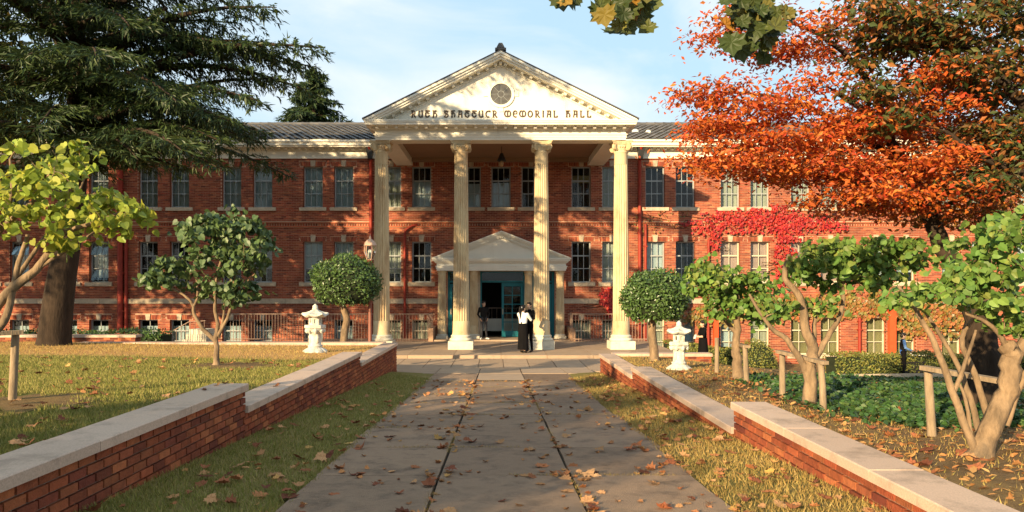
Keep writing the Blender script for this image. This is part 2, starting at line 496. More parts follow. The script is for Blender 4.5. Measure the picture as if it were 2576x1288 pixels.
for j in range(len(JY) - 1):
    for i in range(3):
        x0, x1 = JX[i], JX[i + 1]
        if i == 0: x0 += random.uniform(-0.05, 0.05)
        if i == 2: x1 += random.uniform(-0.05, 0.05)
        slab_mesh(x0 + (gp if i else 0), x1 - (gp if i < 2 else 0), JY[j] + 0.006, JY[j + 1] - 0.006, zpath).build('path_slab', M['concrete'], pathroot)
for (x0, x1) in ((-1.6, JX[1] - gp), (JX[2] + gp, 1.75)):
    slab_mesh(x0, x1, 16.16, 18.6, zpath).build('path_slab', M['concrete'], pathroot)
slab_mesh(JX[1] + gp, JX[2] - gp, 16.46, 18.6, zpath).build('path_slab', M['slab'], pathroot)
# drain grating across the middle slab
dg = slab_mesh(JX[1] + gp, JX[2] - gp, 16.16, 16.18, zpath)
dg.add(slab_mesh(JX[1] + gp, JX[2] - gp, 16.43, 16.45, zpath).v, slab_mesh(0, 1, 0, 1, zpath).f)
for k in range(22):
    xx = JX[1] + gp + 0.02 + k * 0.048
    dg.box(xx, xx + 0.022, 16.18, 16.43, zpath(16.3) - 0.05, zpath(16.3) - 0.004)
drain = dg.build('drain_grating', M['black']); tag(drain, 'narrow dark drain grating set across the middle of the path', 'drain')
MB().box(JX[0] - .03, JX[3] + .03, -26, 16.2, -0.5, -0.49).build('path_bed', M['joint'], pathroot)
MB().add([(JX[0] + .02, -26, zpath(-26) - .022), (JX[3] - .02, -26, zpath(-26) - .022), (JX[3] - .02, 21, zpath(21) - .022), (JX[0] + .02, 21, zpath(21) - .022)], [(0, 1, 2, 3)]).build('path_joint', M['joint'], pathroot)
# wide slabs before the platform
for (y0, y1, xs) in ((18.62, 21.08, [-2.66, -1.6, -0.49, 0.605, 1.75, 2.5]), (21.12, 24.84, [-7, -5.6, -4.2, -3.1, -2.25, -1.42, -0.6, 0.16, 0.95, 1.76, 2.66, 3.6, 4.6, 5.6, 6.4])):
    for i in range(len(xs) - 1):
        slab_mesh(xs[i] + 0.012, xs[i + 1] - 0.012, y0, y1, lambda y: zpath(y) + 0.006 if y < 21.1 else -0.104).build('paving_slab', M['slab'], pathroot)

# platform with its step
plat = empty('portico_platform', (0.1, 29, -0.1), None, None); plat['kind'] = 'structure'
xs = [-7.6, -6.1, -4.6, -3.05, -1.5, 0.1, 1.65, 3.2, 4.75, 6.35]
ys = [25.12, 27.2, 29.3, 31.3]
for j in range(3):
    for i in range(len(xs) - 1):
        MB().box(xs[i] + .008, xs[i + 1] - .008, ys[j] + .008, ys[j + 1] - .008, -0.1, 0.0 + random.uniform(-.002, .002)).build('paving_slab', M['slab'], plat)
MB().box(-7.6, 6.35, 24.95, 33.0, -0.3, -0.012).build('platform_base', M['pit'], plat)
for i in range(len(xs) - 1):
    MB().box(xs[i] + .006, xs[i + 1] - .006, 24.88, 25.115, -0.28, 0.002).build('kerb_stone', M['slab'], plat)
MB().box(-2.75, 3.05, 31.31, 33.6, -0.2, 0.06).build('door_step', M['slab'], plat)

# ------------------------------------------------------------------ garden walls
def garden_wall(name, label, runs, face, out, group=None):
    """runs: (y0, y1, z_top of coping); wall along Y, inner face at X=face, body towards out (+1/-1)"""
    r = empty(name, (face + out * 0.17, (runs[0][0] + runs[-1][1]) / 2, zpath(8)), label, 'wall', group)
    loc, rot, sc = [], [], []
    for (y0, y1, zt) in runs:
        zb = zpath(y1) - 0.15
        zc = zt - 0.075
        xa, xb = sorted((face + out * 0.028, face + out * 0.33))
        MB().box(xa, xb, y0 + 0.002, y1 - 0.012, zb, zc - 0.002).build('mortar_core', M['wmortar'], r)
        nrow = int((zc - zb) / 0.071) + 1
        for k in range(nrow):
            z1 = zc - k * 0.071 - 0.007; z0 = z1 - 0.055
            y = y0 + (0.10 if k % 2 else 0.0) - 0.1
            while y < y1:
                a, b = max(y, y0 + 0.004), min(y + 0.188, y1 - 0.001)
                if b - a > 0.04:
                    loc.append((face + out * (0.05 + random.uniform(-.002, .003)), (a + b) / 2, (z0 + z1) / 2)); sc.append((0.1, b - a, 0.055))
                    rot.append(EYE)
                y += 0.206
            # far end face
            if zt == runs[-1][2] or True:
                loc.append((face + out * 0.215, y1 - 0.05, (z0 + z1) / 2)); sc.append((0.20, 0.102, 0.058)); rot.append(EYE)
        # coping stones
        x0, x1 = sorted((face - out * 0.03, face + out * 0.355))
        n = max(1, round((y1 - y0) / 1.55)); L = (y1 - y0) / n
        for k in range(n):
            a, b = y0 + k * L + 0.003, y0 + (k + 1) * L - 0.003
            if k == n - 1: b += 0.02
            j = random.uniform(-.002, .002)
            mb = MB(); c = 0.008
            mb.add([(x0, a, zc), (x1, a, zc), (x1, b, zc), (x0, b, zc), (x0, a, zt - c + j), (x1, a, zt - c + j), (x1, b, zt - c + j), (x0, b, zt - c + j),
                    (x0 + c, a + .002, zt + j), (x1 - c, a + .002, zt + j), (x1 - c, b - .004, zt + j), (x0 + c, b - .004, zt + j)],
                   [(0, 3, 2, 1), (0, 1, 5, 4), (1, 2, 6, 5), (2, 3, 7, 6), (3, 0, 4, 7), (4, 5, 9, 8), (5, 6, 10, 9), (6, 7, 11, 10), (7, 4, 8, 11), (8, 9, 10, 11)])
            mb.build('coping_stone', M['granite'], r)
    pieces('brick', 'bricks', BOXT, BOXF, loc, rot, sc, M['wbrick'], r)
    return r
wl = garden_wall('garden_wall', 'low stepped brick wall in shade with granite coping beside the green lawn', [(-6.0, -0.9, 1.78), (-0.9, 7.9, 1.27), (7.9, 14.5, 1.03), (14.5, 19.7, 0.82)], WL, -1)
wr = garden_wall('garden_wall', 'low stepped sunlit brick wall with granite coping beside the staked trees', [(-6.0, -0.9, 1.5), (-0.9, 8.0, 1.055), (8.0, 14.05, 0.785), (14.05, 18.5, 0.63)], WR, 1)

def cross_wall(label, x0, x1, y, zt, zb, depth=0.34):
    r = empty('planter_wall', ((x0 + x1) / 2, y, zb), label, 'wall')
    loc, rot, sc = [], [], []
    zc = zt - 0.075
    MB().box(x0 + .012, x1 - .012, y + 0.012, y + depth, zb, zc).build('mortar_core', M['wmortar'], r)
    k = 0; z1 = zc - .005
    while z1 > zb:
        x = x0 - (0.1 if k % 2 else 0)
        while x < x1:
            a, b = max(x, x0), min(x + .195, x1)
            if b - a > .04:
                loc.append(((a + b) / 2, y + 0.05, z1 - .029)); sc.append((b - a, .1, .058)); rot.append(EYE)
            x += .206
        for xe in (x0 + .05, x1 - .05):
            loc.append((xe, y + 0.22, z1 - .029)); sc.append((.102, .2, .058)); rot.append(EYE)
        z1 -= .068; k += 1
    n = max(1, round((x1 - x0) / 1.5)); L = (x1 - x0 + 0.06) / n
    for k in range(n):
        MB().box(x0 - .03 + k * L + .003, x0 - .03 + (k + 1) * L - .003, y - .03, y + depth + .03, zc, zt).build('coping_stone', M['granite'], r)
    pieces('brick', 'bricks', BOXT, BOXF, loc, rot, sc, M['wbrick'], r, limit=60)
    return r
cross_wall('low granite-topped brick wall closing the lawn behind the topiary ball', -11.2, WL - 0.37, 19.72, 0.82, -0.2)
cross_wall('short planter wall with granite top behind the stone lantern and staked trees', WR + 0.37, 5.35, 18.55, 0.63, -0.2)
cross_wall('low planter wall with pale coping behind the thick cedar trunk', -17.5, -10.6, 21.6, 0.90, -0.2)
# ------------------------------------------------------------------ the hall
YF = 33.0                       # brick face
def fx(x): return PX(x, YF)
def fz(y): return PZ(y, YF)
CX = 0.09                       # portico axis
hall = empty('memorial_hall', (CX, YF, 0), 'two-storey red brick hall with a white pediment on four tall fluted columns', 'building')
WX0, WX1, WZ0, WZ1 = -30.0, 31.0, -1.6, 8.02
XW = [-54, 24, 145, 224, 348, 427, 558, 636, 763, 840, 960, 1036, 1161, 1236, 1312, 1438, 1515, 1624, 1700, 1813, 1888, 1990, 2065, 2180, 2255, 2370, 2445, 2560]
WW = 0.865
openings = []                   # (x0,x1,z0,z1,kind,index)
for i, x in enumerate(XW):
    a = fx(x)
    openings.append((a, a + WW, 5.85, 7.69, 'upper', x))
    if x not in (1161, 1236, 1312):
        openings.append((a, a + WW, 2.50, 4.33, 'lower', x))
        zb = -0.73 if x > 1600 else -0.62
        zt = 0.93 if x > 1600 else 0.84
        openings.append((a, a + WW, zb, zt, 'base', x))
DOORS = [(-2.2, -1.30), (-0.78, 1.12), (1.55, 2.5)]
DO = (-2.25, 2.52, 0.06, 3.0)
openings.append((*DO, 'door', 0))

# mortar wall with holes
mb = MB()
xb = sorted({WX0, WX1} | {o[0] for o in openings} | {o[1] for o in openings})
for i in range(len(xb) - 1):
    xm = (xb[i] + xb[i + 1]) / 2
    zs = sorted([(o[2], o[3]) for o in openings if o[0] < xm < o[1]])
    z = WZ0
    for (a, b) in zs + [(WZ1, None)]:
        if a > z + 1e-6:
            mb.quad((xb[i], YF + .012, z), (xb[i + 1], YF + .012, z), (xb[i + 1], YF + .012, a), (xb[i], YF + .012, a))
        if b: z = b
for (x0, x1, z0, z1, k, _) in openings:
    d = YF + 0.40
    y = YF + .012
    mb.quad((x0, y, z0), (x0, d, z0), (x0, d, z1), (x0, y, z1), 1)
    mb.quad((x1, d, z0), (x1, y, z0), (x1, y, z1), (x1, d, z1), 1)
    mb.quad((x0, d, z1), (x1, d, z1), (x1, y, z1), (x0, y, z1), 1)
    mb.quad((x0, y, z0), (x1, y, z0), (x1, d, z0), (x0, d, z0), 1)
M['reveal'] = mat('brick reveal', (0.36, 0.11, 0.055), scale=6, mixv=0.25, rough=0.9)
mb.build('wall', [M['mortar'], M['reveal']], hall)
# the other walls, then near-black sheets standing in for the unlit rooms
mb = MB()
mb.quad((WX0, YF + 12, WZ0), (WX0, YF, WZ0), (WX0, YF, WZ1), (WX0, YF + 12, WZ1))
mb.quad((WX1, YF, WZ0), (WX1, YF + 12, WZ0), (WX1, YF + 12, WZ1), (WX1, YF, WZ1))
mb.quad((WX1, YF + 12, WZ0), (WX0, YF + 12, WZ0), (WX0, YF + 12, WZ1), (WX1, YF + 12, WZ1))
mb.build('side_wall', M['reveal'], hall)
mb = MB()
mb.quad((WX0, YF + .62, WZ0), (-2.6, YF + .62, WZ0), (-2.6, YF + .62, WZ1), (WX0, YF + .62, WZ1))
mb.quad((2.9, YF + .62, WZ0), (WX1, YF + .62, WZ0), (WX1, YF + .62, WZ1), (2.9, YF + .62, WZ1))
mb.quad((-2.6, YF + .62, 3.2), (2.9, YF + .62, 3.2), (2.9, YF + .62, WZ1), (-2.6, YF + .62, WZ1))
mb.build('unlit_room_sheet', M['dark'], hall)
# vestibule
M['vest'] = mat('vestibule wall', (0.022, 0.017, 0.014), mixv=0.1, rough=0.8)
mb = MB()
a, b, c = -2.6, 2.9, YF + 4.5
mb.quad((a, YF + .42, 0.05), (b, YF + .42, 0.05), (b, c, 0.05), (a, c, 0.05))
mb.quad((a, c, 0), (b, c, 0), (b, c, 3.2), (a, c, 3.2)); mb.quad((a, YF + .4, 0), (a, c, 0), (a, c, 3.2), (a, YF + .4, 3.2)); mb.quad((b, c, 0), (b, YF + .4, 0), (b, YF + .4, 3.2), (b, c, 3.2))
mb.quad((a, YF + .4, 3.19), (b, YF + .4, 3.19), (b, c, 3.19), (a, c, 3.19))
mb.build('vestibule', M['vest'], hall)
mb = MB(); mb.box(-.75, 1.1, YF + 1.5, YF + 1.6, 0.25, 0.82)
mb.build('ramp_panel', M['white'], hall)
mb = MB(); mb.tube([(-.75, YF + 1.55, 1.32), (1.1, YF + 1.55, 1.32)], .022, 6)
for k in range(9): mb.tube([(-.75 + k * .23, YF + 1.55, .8), (-.75 + k * .23, YF + 1.55, 1.32)], .012, 5)
mb.build('ramp_handrail', M['iron'], hall)

# stone trim boxes that the bricks must leave free
block = [(o[0], o[1], o[2], o[3]) for o in openings]
SILL, KEY = [], []
for (x0, x1, z0, z1, k, xi) in openings:
    if k == 'door': continue
    if k != 'base' or xi > 1600:
        SILL.append((x0 - 0.17, x1 + 0.17, z0 - 0.17, z0)); block.append(SILL[-1])
    xm = (x0 + x1) / 2
    kh = 0.26
    KEY.append((xm, z1, kh)); block.append((xm - .12, xm + .12, z1, z1 + kh))
    block.append((x0 - 0.16, x1 + 0.16, z1, z1 + 0.225))
STR = (WX0, WX1, 1.56, 1.76)
block.append(STR)
block.append((WX0, WX1, 4.965, 5.20))
PORCH = (-2.85, 3.1, -1.6, 3.6)
loc, rot, sc = [], [], []
row = 0; z = -1.5
bz0 = np.array([b[2] for b in block]); bz1 = np.array([b[3] for b in block])
while z + 0.062 < WZ1:
    za, zb_ = z, z + 0.062
    bl = sorted((b[0], b[1]) for b, u, w in zip(block, bz0, bz1) if u < zb_ - .01 and w > za + .01)
    if z < 3.1: bl = sorted(bl + [(-2.3, 2.55)])
    cur = WX0; free = []
    for (a, b) in bl + [(WX1, WX1)]:
        if a > cur: free.append((cur, a))
        cur = max(cur, b)
    for (a, b) in free:
        x = math.floor(a / 0.225) * 0.225 + (0.1125 if row % 2 else 0) - .225
        while x < b:
            u, w = max(x, a), min(x + .212, b)
            if w - u > 0.05:
                loc.append(((u + w) / 2, YF + 0.045 + random.uniform(-.003, .003), z + 0.031)); sc.append((w - u, 0.09, 0.058)); rot.append(EYE)
            x += .225
    z += 0.075; row += 1
# soldier bricks of the flat arches
for (xm, zt, kh) in KEY:
    for s in (-1, 1):
        for k in range(6):
            xx = xm + s * (0.155 + k * 0.073)
            a = s * (0.03 + 0.035 * k)
            Rm = np.array([[math.cos(a), 0, math.sin(a)], [0, 1, 0], [-math.sin(a), 0, math.cos(a)]])
            loc.append((xx + s * .015 * k * .1, YF + 0.043, zt + 0.112)); sc.append((0.062, 0.09, 0.20)); rot.append(Rm)
pieces('brick', 'bricks', BOXT, BRICKF, loc, rot, sc, M['brick'], hall)

for (x0, x1, z0, z1) in SILL:
    MB().box(x0 + random.uniform(-.01, .01), x1 + random.uniform(-.01, .01), YF - 0.07, YF + 0.25, z0 + .02, z1 + .003).build('window_sill', M['limestone'], hall)
for (xm, zt, kh) in KEY:
    MB().prism([(xm - .075, zt - .012), (xm + .075, zt - .012), (xm + .115, zt + kh), (xm - .115, zt + kh)], YF - 0.035, YF + .06).build('keystone', M['limestone'], hall)
# stone string course in lengths
x = WX0
while x < WX1:
    w = random.uniform(1.1, 1.6)
    if not (-2.9 < x + w / 2 < 3.1):
        MB().box(x + .004, x + w - .004, YF - 0.06, YF + .06, 1.56 + random.uniform(-.002, .002), 1.76).build('string_course', M['limestone'], hall)
    x += w
# moulded brick belt with its row of small dentil bricks
mb = MB()
for (a, b) in ((WX0, WX1),):
    mb.box(a, b, YF - 0.05, YF + .05, 5.135, 5.19); mb.box(a, b, YF - 0.04, YF + .05, 4.97, 5.02)
mb.build('brick_belt', M['brick'], hall)
n = int((WX1 - WX0) / .115)
l2 = np.array([(WX0 + .05 + k * .115, YF + .03, 5.078) for k in range(n)])
l2 = l2[(l2[:, 0] > -16) & (l2[:, 0] < 20)]
pieces('belt_brick', 'belt_bricks', BOXT, BRICKF, l2, np.repeat(EYE[None], len(l2), 0), np.repeat(np.array([[.06, .1, .10]]), len(l2), 0), M['brick'], hall, limit=150)

# ---- windows
def pane_mesh(w, h):
    return MB().box(-w / 2, w / 2, -.003, .003, -h / 2, h / 2).mesh('pane')
GW, GH = WW - 0.12, 0
_pm = {}
def window(x0, z0, z1, kind, xi):
    h = z1 - z0
    cream = xi > 1780 and kind != 'upper' or kind == 'base' and xi > 900
    fm = M['frame_cream'] if cream else M['frame']
    y = YF + 0.19
    mb = MB()
    fw = 0.055
    xa, xb_, za, zb_ = x0 + .002, x0 + WW - .002, z0 + .002, z1 - .002
    mb.box(xa, xa + fw, y, y + .09, za, zb_); mb.box(xb_ - fw, xb_, y, y + .09, za, zb_)
    mb.box(xa + fw, xb_ - fw, y + .001, y + .089, za, za + fw); mb.box(xa + fw, xb_ - fw, y + .001, y + .089, zb_ - fw, zb_)
    nc = 2 if (kind == 'base' or (kind == 'lower' and xi > 1780)) else 3
    nr = 3
    iw = (xb_ - xa - 2 * fw); ih = (zb_ - za - 2 * fw)
    for c in range(1, nc):
        xx = xa + fw + iw * c / nc
        mb.box(xx - .013, xx + .013, y + .01, y + .05, za + fw, zb_ - fw)
    for r in range(1, nr):
        zz = za + fw + ih * r / nr
        t = .028 if r == 2 else .017
        mb.box(xa + fw, xb_ - fw, y + .006, y + .056, zz - t, zz + t)
    w = mb.build('window', fm, hall)
    pw, ph = iw / nc - .026, ih / nr - .04
    key = (round(pw, 3), round(ph, 3))
    if key not in _pm:
        _pm[key] = pane_mesh(pw, ph); _pm[key].materials.append(M['glass'])
    tilt = kind == 'lower' and xi in (24, 224)
    for r in range(nr):
        for c in range(nc):
            Mx = Matrix.Translation((xa + fw + iw * (c + .5) / nc, y + .03, za + fw + ih * (r + .5) / nr))
            a = random.gauss(0, 0.010), random.gauss(0, 0.010)
            Mx = Mx @ Matrix.Rotation(a[0], 4, 'X') @ Matrix.Rotation(a[1], 4, 'Z')
            if tilt and r != 1:
                Mx = Matrix.Translation((0, -.10, .0)) @ Mx @ Matrix.Rotation(R(-24), 4, 'X')
            ob('pane', _pm[key], None, w, Mx)
    # blinds and curtains behind the glass
    q = random.random()
    full = (za, zb_)
    if kind == 'upper':
        if xi < 900: b = ('blind_grey', 0.0, 1)
        else: b = {960: ('blind_cream', 0, 1), 1036: ('blind_grey', 0, .66), 1161: ('blind_grey', 0, .6), 1236: ('blind_grey', 0, .62), 1312: None, 1438: ('blind_khaki', .62, .8),
                   1515: ('blind_cream', 0, 1), 1624: None, 1700: None}.get(xi, ('blind_cream', 0, 1))
    elif kind == 'lower':
        b = {348: None, 427: None, 558: ('blind_grey', .3, 1), 636: ('blind_grey', .36, 1), 763: ('blind_grey', .34, 1), 840: ('blind_grey', .1, 1), 960: ('blind_cream', .22, 1), 1036: None, 1438: None,
             1515: ('blind_cream', 0, 1), 1624: ('blind_grey', .0, 1), 1700: None, 1813: ('blind_pink', 0, 1), 1888: ('blind_pink', 0, 1), 1990: ('blind_pink', 0, 1), 2065: ('blind_pink', 0, 1)}.get(xi, ('blind_grey', .3 * q, 1))
    else:
        b = ('blind_khaki', 0, 1) if xi > 1960 else (('blind_cream', 0, .9) if xi > 900 else ('blind_grey', 0, .8))
        if xi in (1700, 1813): b = ('blind_grey', .2, 1)
    if b:
        lo, hi = za + (zb_ - za) * b[1], za + (zb_ - za) * b[2]
        mb = MB()
        # soft vertical folds
        nf = 14; pts = []
        for k in range(nf + 1):
            xx = xa + .01 + (xb_ - xa - .02) * k / nf
            pts.append((xx, y + .16 + .004 * math.sin(k * 2.1 + xi)))
        for k in range(nf):
            mb.quad((*pts[k], lo), (*pts[k + 1], lo), (*pts[k + 1], hi), (*pts[k], hi))
        mb.build('blind', M[b[0]], w)
for o in openings:
    if o[4] != 'door': window(o[0], o[2], o[3], o[4], o[5])

# ---- eaves of the wings
mb = MB()
for (a, b) in ((WX0 - .3, -4.62), (4.80, WX1 + .3)):
    mb.box(a, b, YF - .10, YF + .1, 8.022, 8.12)          # lower fascia
    mb.box(a, b, YF - .05, YF + .1, 8.122, 8.38)          # frieze
    mb.box(a, b, YF - .09, YF + .1, 8.382, 8.46)
    mb.box(a, b, YF - .55, YF + .1, 8.462, 8.52)          # soffit
    mb.box(a, b, YF - .62, YF - .45, 8.522, 8.66)
    mb.box(a, b, YF - .70, YF - .5, 8.662, 8.76)          # gutter
mb.build('eaves_cornice', M['white'], hall)
dm = MB().box(-.06, .06, -.20, 0, -.075, 0).mesh('eaves_dentil'); dm.materials.append(M['white'])
x = -19.0
while x < 22:
    if not (-4.7 < x < 4.9):
        ob('eaves_dentil', dm, None, hall, Matrix.Translation((x, YF - .10, 8.459)))
    x += 0.30
# ---- wing roofs with single tiles
ye, ze, yr, zr = YF - .72, 8.75, 37.0, PZ(313.5, 37.0)
sl = math.atan2(zr - ze, yr - ye); sln = math.hypot(zr - ze, yr - ye)
rf = MB()
for (a, b) in ((WX0 - .4, WX1 + .4),):
    rf.quad((a, ye + .05, ze - .03), (b, ye + .05, ze - .03), (b, yr, zr - .03), (a, yr, zr - .03))
    rf.quad((b, 2 * yr - ye, ze - .03), (a, 2 * yr - ye, ze - .03), (a, yr, zr - .03), (b, yr, zr - .03))
roof = rf.build('roof', M['tile'], hall)
TT, TFc = [], []
prof = [(-.155, .0), (-.09, .035), (-.02, .038), (.05, .006), (.10, -.004), (.155, .004)]
for yy, dz in ((0.0, .028), (.36, .0)):
    for (px_, pz_) in prof: TT.append((px_, yy, pz_ + dz))
for (px_, pz_) in prof: TT.append((px_, 0.0, pz_ + .004))
k = len(prof)
for i in range(k - 1):
    TFc.append((i, i + 1, i + 1 + k, i + k)); TFc.append((i + 2 * k, i + 1 + 2 * k, i + 1, i))
TT = np.array(TT); TFc = np.array(TFc)
ca, sa = math.cos(sl), math.sin(sl)
RR = np.array([[1, 0, 0], [0, ca, -sa], [0, sa, ca]])
loc = []
nrow = int(sln / .30)
for r in range(nrow):
    s = r * .30
    x = WX0 - .3 + (.15 if r % 2 else 0)
    while x < WX1 + .3:
        inside = abs(x - CX) < 4.4 and r > 1
        if not (abs(x - CX) < 3.0):
            loc.append((x, ye + ca * s, ze + sa * s + random.uniform(-.004, .006)))
        x += .30
pieces('tile', 'tiles', TT, TFc, np.array(loc), np.repeat(RR[None], len(loc), 0), np.ones((len(loc), 3)), M['tile'], roof)
# ridge tiles
rm = MB(); rm.tube([(0, 0, 0), (.20, 0, 0), (.42, 0, 0)], [.10, .085, .085], 10)
rme = rm.mesh('ridge_tile'); rme.materials.append(M['tile'])
x = -22
while x < 24:
    if abs(x - CX) > 3.2: ob('ridge_tile', rme, None, roof, Matrix.Translation((x, yr, zr + .03)))
    x += .42
for (xx, yy, s_) in ((PX(2227 / 2.044 * .6815 + 858.7, 34), 34.3, 1), (PX(2320 / 2.044 * .6815 + 858.7, 34), 34.1, .8)):
    zz = ze + (yy - ye) * math.tan(sl)
    MB().lathe([(.16 * s_, 0), (.16 * s_, .08), (.10 * s_, .13), (.02, .15)], (xx, yy, zz), 12).build('roof_vent', M['white'], roof)

# ---- downpipes
def pipe(pts, r, m, name='downpipe'):
    o = MB().tube(pts, r, 10).build(name, m, hall)
    return o
def brackets(o, x, zs, r, m):
    for z_ in zs: MB().box(x - r * 1.35, x + r * 1.35, YF - .16, YF + .02, z_, z_ + .05).build('bracket', m, o)
for xx, r in ((fx(934), .075), (fx(1608), .075), (fx(306), .12)):
    o = pipe([(xx, YF - .5, 8.46), (xx, YF - .38, 8.3), (xx, YF - .12, 7.95), (xx, YF - .12, 6), (xx, YF - .12, -.9)], r, M['redpipe'])
    MB().prism([(xx - .07, 7.95), (xx + .07, 7.95), (xx + .17, 8.5), (xx - .17, 8.5)], YF - .5, YF - .2).build('rain_hopper', M['black'], o)
    brackets(o, xx, (6.6, 4.7, 2.9, 1.2), r, M['redpipe'])
for xx, zt, r in ((fx(320), 5.0, .07), (fx(1623), 5.1, .06), (fx(2160), .95, .07)):
    o = pipe([(xx, YF - .10, zt), (xx, YF - .10, zt * .5), (xx, YF - .10, -1.2)], r, M['redpipe'])
    brackets(o, xx, (zt * .8, zt * .4), r, M['redpipe'])
o = pipe([(fx(1050), YF - .02, fz(565)), (fx(1036), YF - .10, fz(569)), (fx(1021), YF - .12, fz(579)), (fx(1019), YF - .12, fz(590)), (fx(1019), YF - .12, -.9)], .055, M['redpipe'])
brackets(o, fx(1019), (4.0, 2.6, 1.4), .055, M['redpipe'])
o = pipe([(fx(1806), YF - .02, 4.42), (fx(1790), YF - .1, 4.5), (fx(1781), YF - .12, 4.4), (fx(1780), YF - .12, 3.2), (fx(1780), YF - .12, -1)], .06, M['redpipe'])
MB().box(fx(2233), fx(2249), YF - .20, YF + .01, -1.4, 1.55).build('box_pipe', M['redbox'], hall)
MB().box(fx(1779) + .25, fx(1779) + .45, YF - .20, YF + .01, -1.4, 1.0).build('box_pipe', M['redbox'], hall)

# ---- the four tall columns
YC = 27.62
def fluted(r0, r1, z0, z1, n=18, m=7, rings=10, depth=.085, c=(0, 0)):
    mb = MB(); vs = []; N = n * m
    for i in range(rings + 1):
        t = i / rings; r = r0 + (r1 - r0) * (t ** 1.4); z = z0 + (z1 - z0) * t
        for k in range(N):
            a = 2 * math.pi * k / N; f = (k % m) / m
            d = depth * r * 1.7 * math.sin(math.pi * (f - .16) / .68) if .16 < f < .84 else 0
            vs.append((c[0] + (r - d) * math.cos(a), c[1] + (r - d) * math.sin(a), z))
    fs = [(i * N + k, i * N + (k + 1) % N, (i + 1) * N + (k + 1) % N, (i + 1) * N + k) for i in range(rings) for k in range(N)]
    mb.add(vs, fs, 0, False)
    mb.add(vs[:N], [tuple(range(N - 1, -1, -1))]); mb.add(vs[-N:], [tuple(range(N))])
    return mb
ZT = 7.72
sh = fluted(.300, .248, 1.02, 6.86)
sh.lathe([(.335, .52), (.325, .56), (.318, .62), (.312, 1.02), (.298, 1.04)], n=40)
sh.lathe([(.240, 6.85), (.252, 6.87), (.246, 7.26), (.262, 7.29), (.275, 7.31), (.262, 7.34), (.245, 7.36)], n=40)
me_sh = sh.mesh('column'); me_sh.materials.append(M['column'])
bs = MB().lathe([(.40, .30), (.425, .33), (.43, .36), (.415, .395), (.37, .405), (.36, .43), (.375, .45), (.385, .475), (.375, .50), (.345, .52), (.335, .53)], n=40)
me_bs = bs.mesh('base'); me_bs.materials.append(M['plinth'])
pl = MB().box(-.46, .46, -.46, .46, 0, .30)
me_pl = pl.mesh('plinth'); me_pl.materials.append(M['plinth'])
cp = MB()
cp.lathe([(.245, 7.36), (.265, 7.40), (.285, 7.50), (.30, 7.56), (.27, 7.58)], n=32)
ab = []
for k in range(4):      # abacus with concave sides
    a = math.pi / 2 * k
    for (u, w) in ((-.37, -.37), (-.2, -.30), (0, -.275), (.2, -.30)):
        ab.append((u * math.cos(a) - w * math.sin(a), u * math.sin(a) + w * math.cos(a)))
nab = len(ab)
for (s_, z0_, z1_) in ((.94, 7.60, 7.66), (1.03, 7.662, 7.718)):
    v = [(x * s_, y * s_, z0_) for x, y in ab] + [(x * s_, y * s_, z1_) for x, y in ab]
    cp.add(v, [tuple(range(nab - 1, -1, -1)), tuple(range(nab, 2 * nab))] + [(i, (i + 1) % nab, (i + 1) % nab + nab, i + nab) for i in range(nab)])
for k in range(4):      # diagonal volutes
    a = math.pi / 4 + math.pi / 2 * k
    dv = Vector((math.cos(a), math.sin(a), 0)); tv = Vector((-math.sin(a), math.cos(a), 0)); up = Vector((0, 0, 1))
    c0 = dv * .345 + up * 7.49
    cp.tube([c0 - tv * .055, c0 - tv * .03, c0 + tv * .03, c0 + tv * .055], [.135, .105, .105, .135], 20)
    for sgn in (-1, 1):
        pts = []
        for i in range(40):
            th = i / 39 * 4.4 * math.pi; rr = .128 * (1 - i / 39 * .82)
            pts.append(c0 + tv * sgn * .058 + dv * (-rr * math.sin(th)) + up * (rr * math.cos(th)))
        cp.tube(pts, [.018 * (1 - i / 60) for i in range(40)], 5)
    cp.tube([dv * .20 + up * 7.585, dv * .28 + up * 7.60, c0 + up * .12], [.05, .05, .04], 6)
    a2 = math.pi / 2 * k
    for j in (-1, 0, 1):     # eggs between the volutes
        b2 = a2 + j * .28
        cp.lathe([(.012, -.05), (.03, -.02), (.034, .01), (.02, .04)], (.29 * math.cos(b2), .29 * math.sin(b2), 7.50), 8)
me_cp = cp.mesh('capital'); me_cp.materials.append(M['column'])
for x in (960, 1160, 1362, 1562):
    Mx = Matrix.Translation((PX(x, YC), YC, 0))
    c = ob('column', me_sh, None, hall, Mx @ Matrix.Rotation(random.random() * 0.3, 4, 'Z'))
    ob('plinth', me_pl, None, c, Mx); ob('base', me_bs, None, c, Mx); ob('capital', me_cp, None, c, Mx)

# ---- entablature, ceiling and pediment
hw = 4.62
def ring(mb, o, z0, z1, depth=.72):
    """beam round three sides of the portico, o = how far it stands proud"""
    x0, x1, y0 = CX - hw - o, CX + hw + o, 27.26 - o
    mb.box(x0, x1, y0, y0 + depth + o, z0, z1)
    mb.box(x0, x0 + depth + o, y0 + depth + o + .0005, YF - .002, z0, z1)
    mb.box(x1 - depth - o, x1, y0 + depth + o + .0005, YF - .002, z0, z1)
mb = MB()
ring(mb, 0, 7.722, 7.80); ring(mb, .02, 7.802, 7.90); ring(mb, .05, 7.902, 7.945); ring(mb, .0, 7.947, 8.07); ring(mb, .03, 8.072, 8.10); ring(mb, .10, 8.102, 8.175)
mb.build('entablature', M['white'], hall)
mb = MB(); mb.box(CX - hw + .72, CX + hw - .72, 27.985, YF - .004, 8.0, 8.1)
mb.box(CX - hw + .72, CX + hw - .72, YF - .45, YF - .004, 7.86, 7.998)
mb.box(CX - hw + .72, CX + hw - .72, 27.985, 28.25, 7.90, 7.997)
mb.build('portico_ceiling', M['ceil'], hall)
mb = MB()
x0, x1 = CX - 4.95, CX + 4.95
YP = 26.68
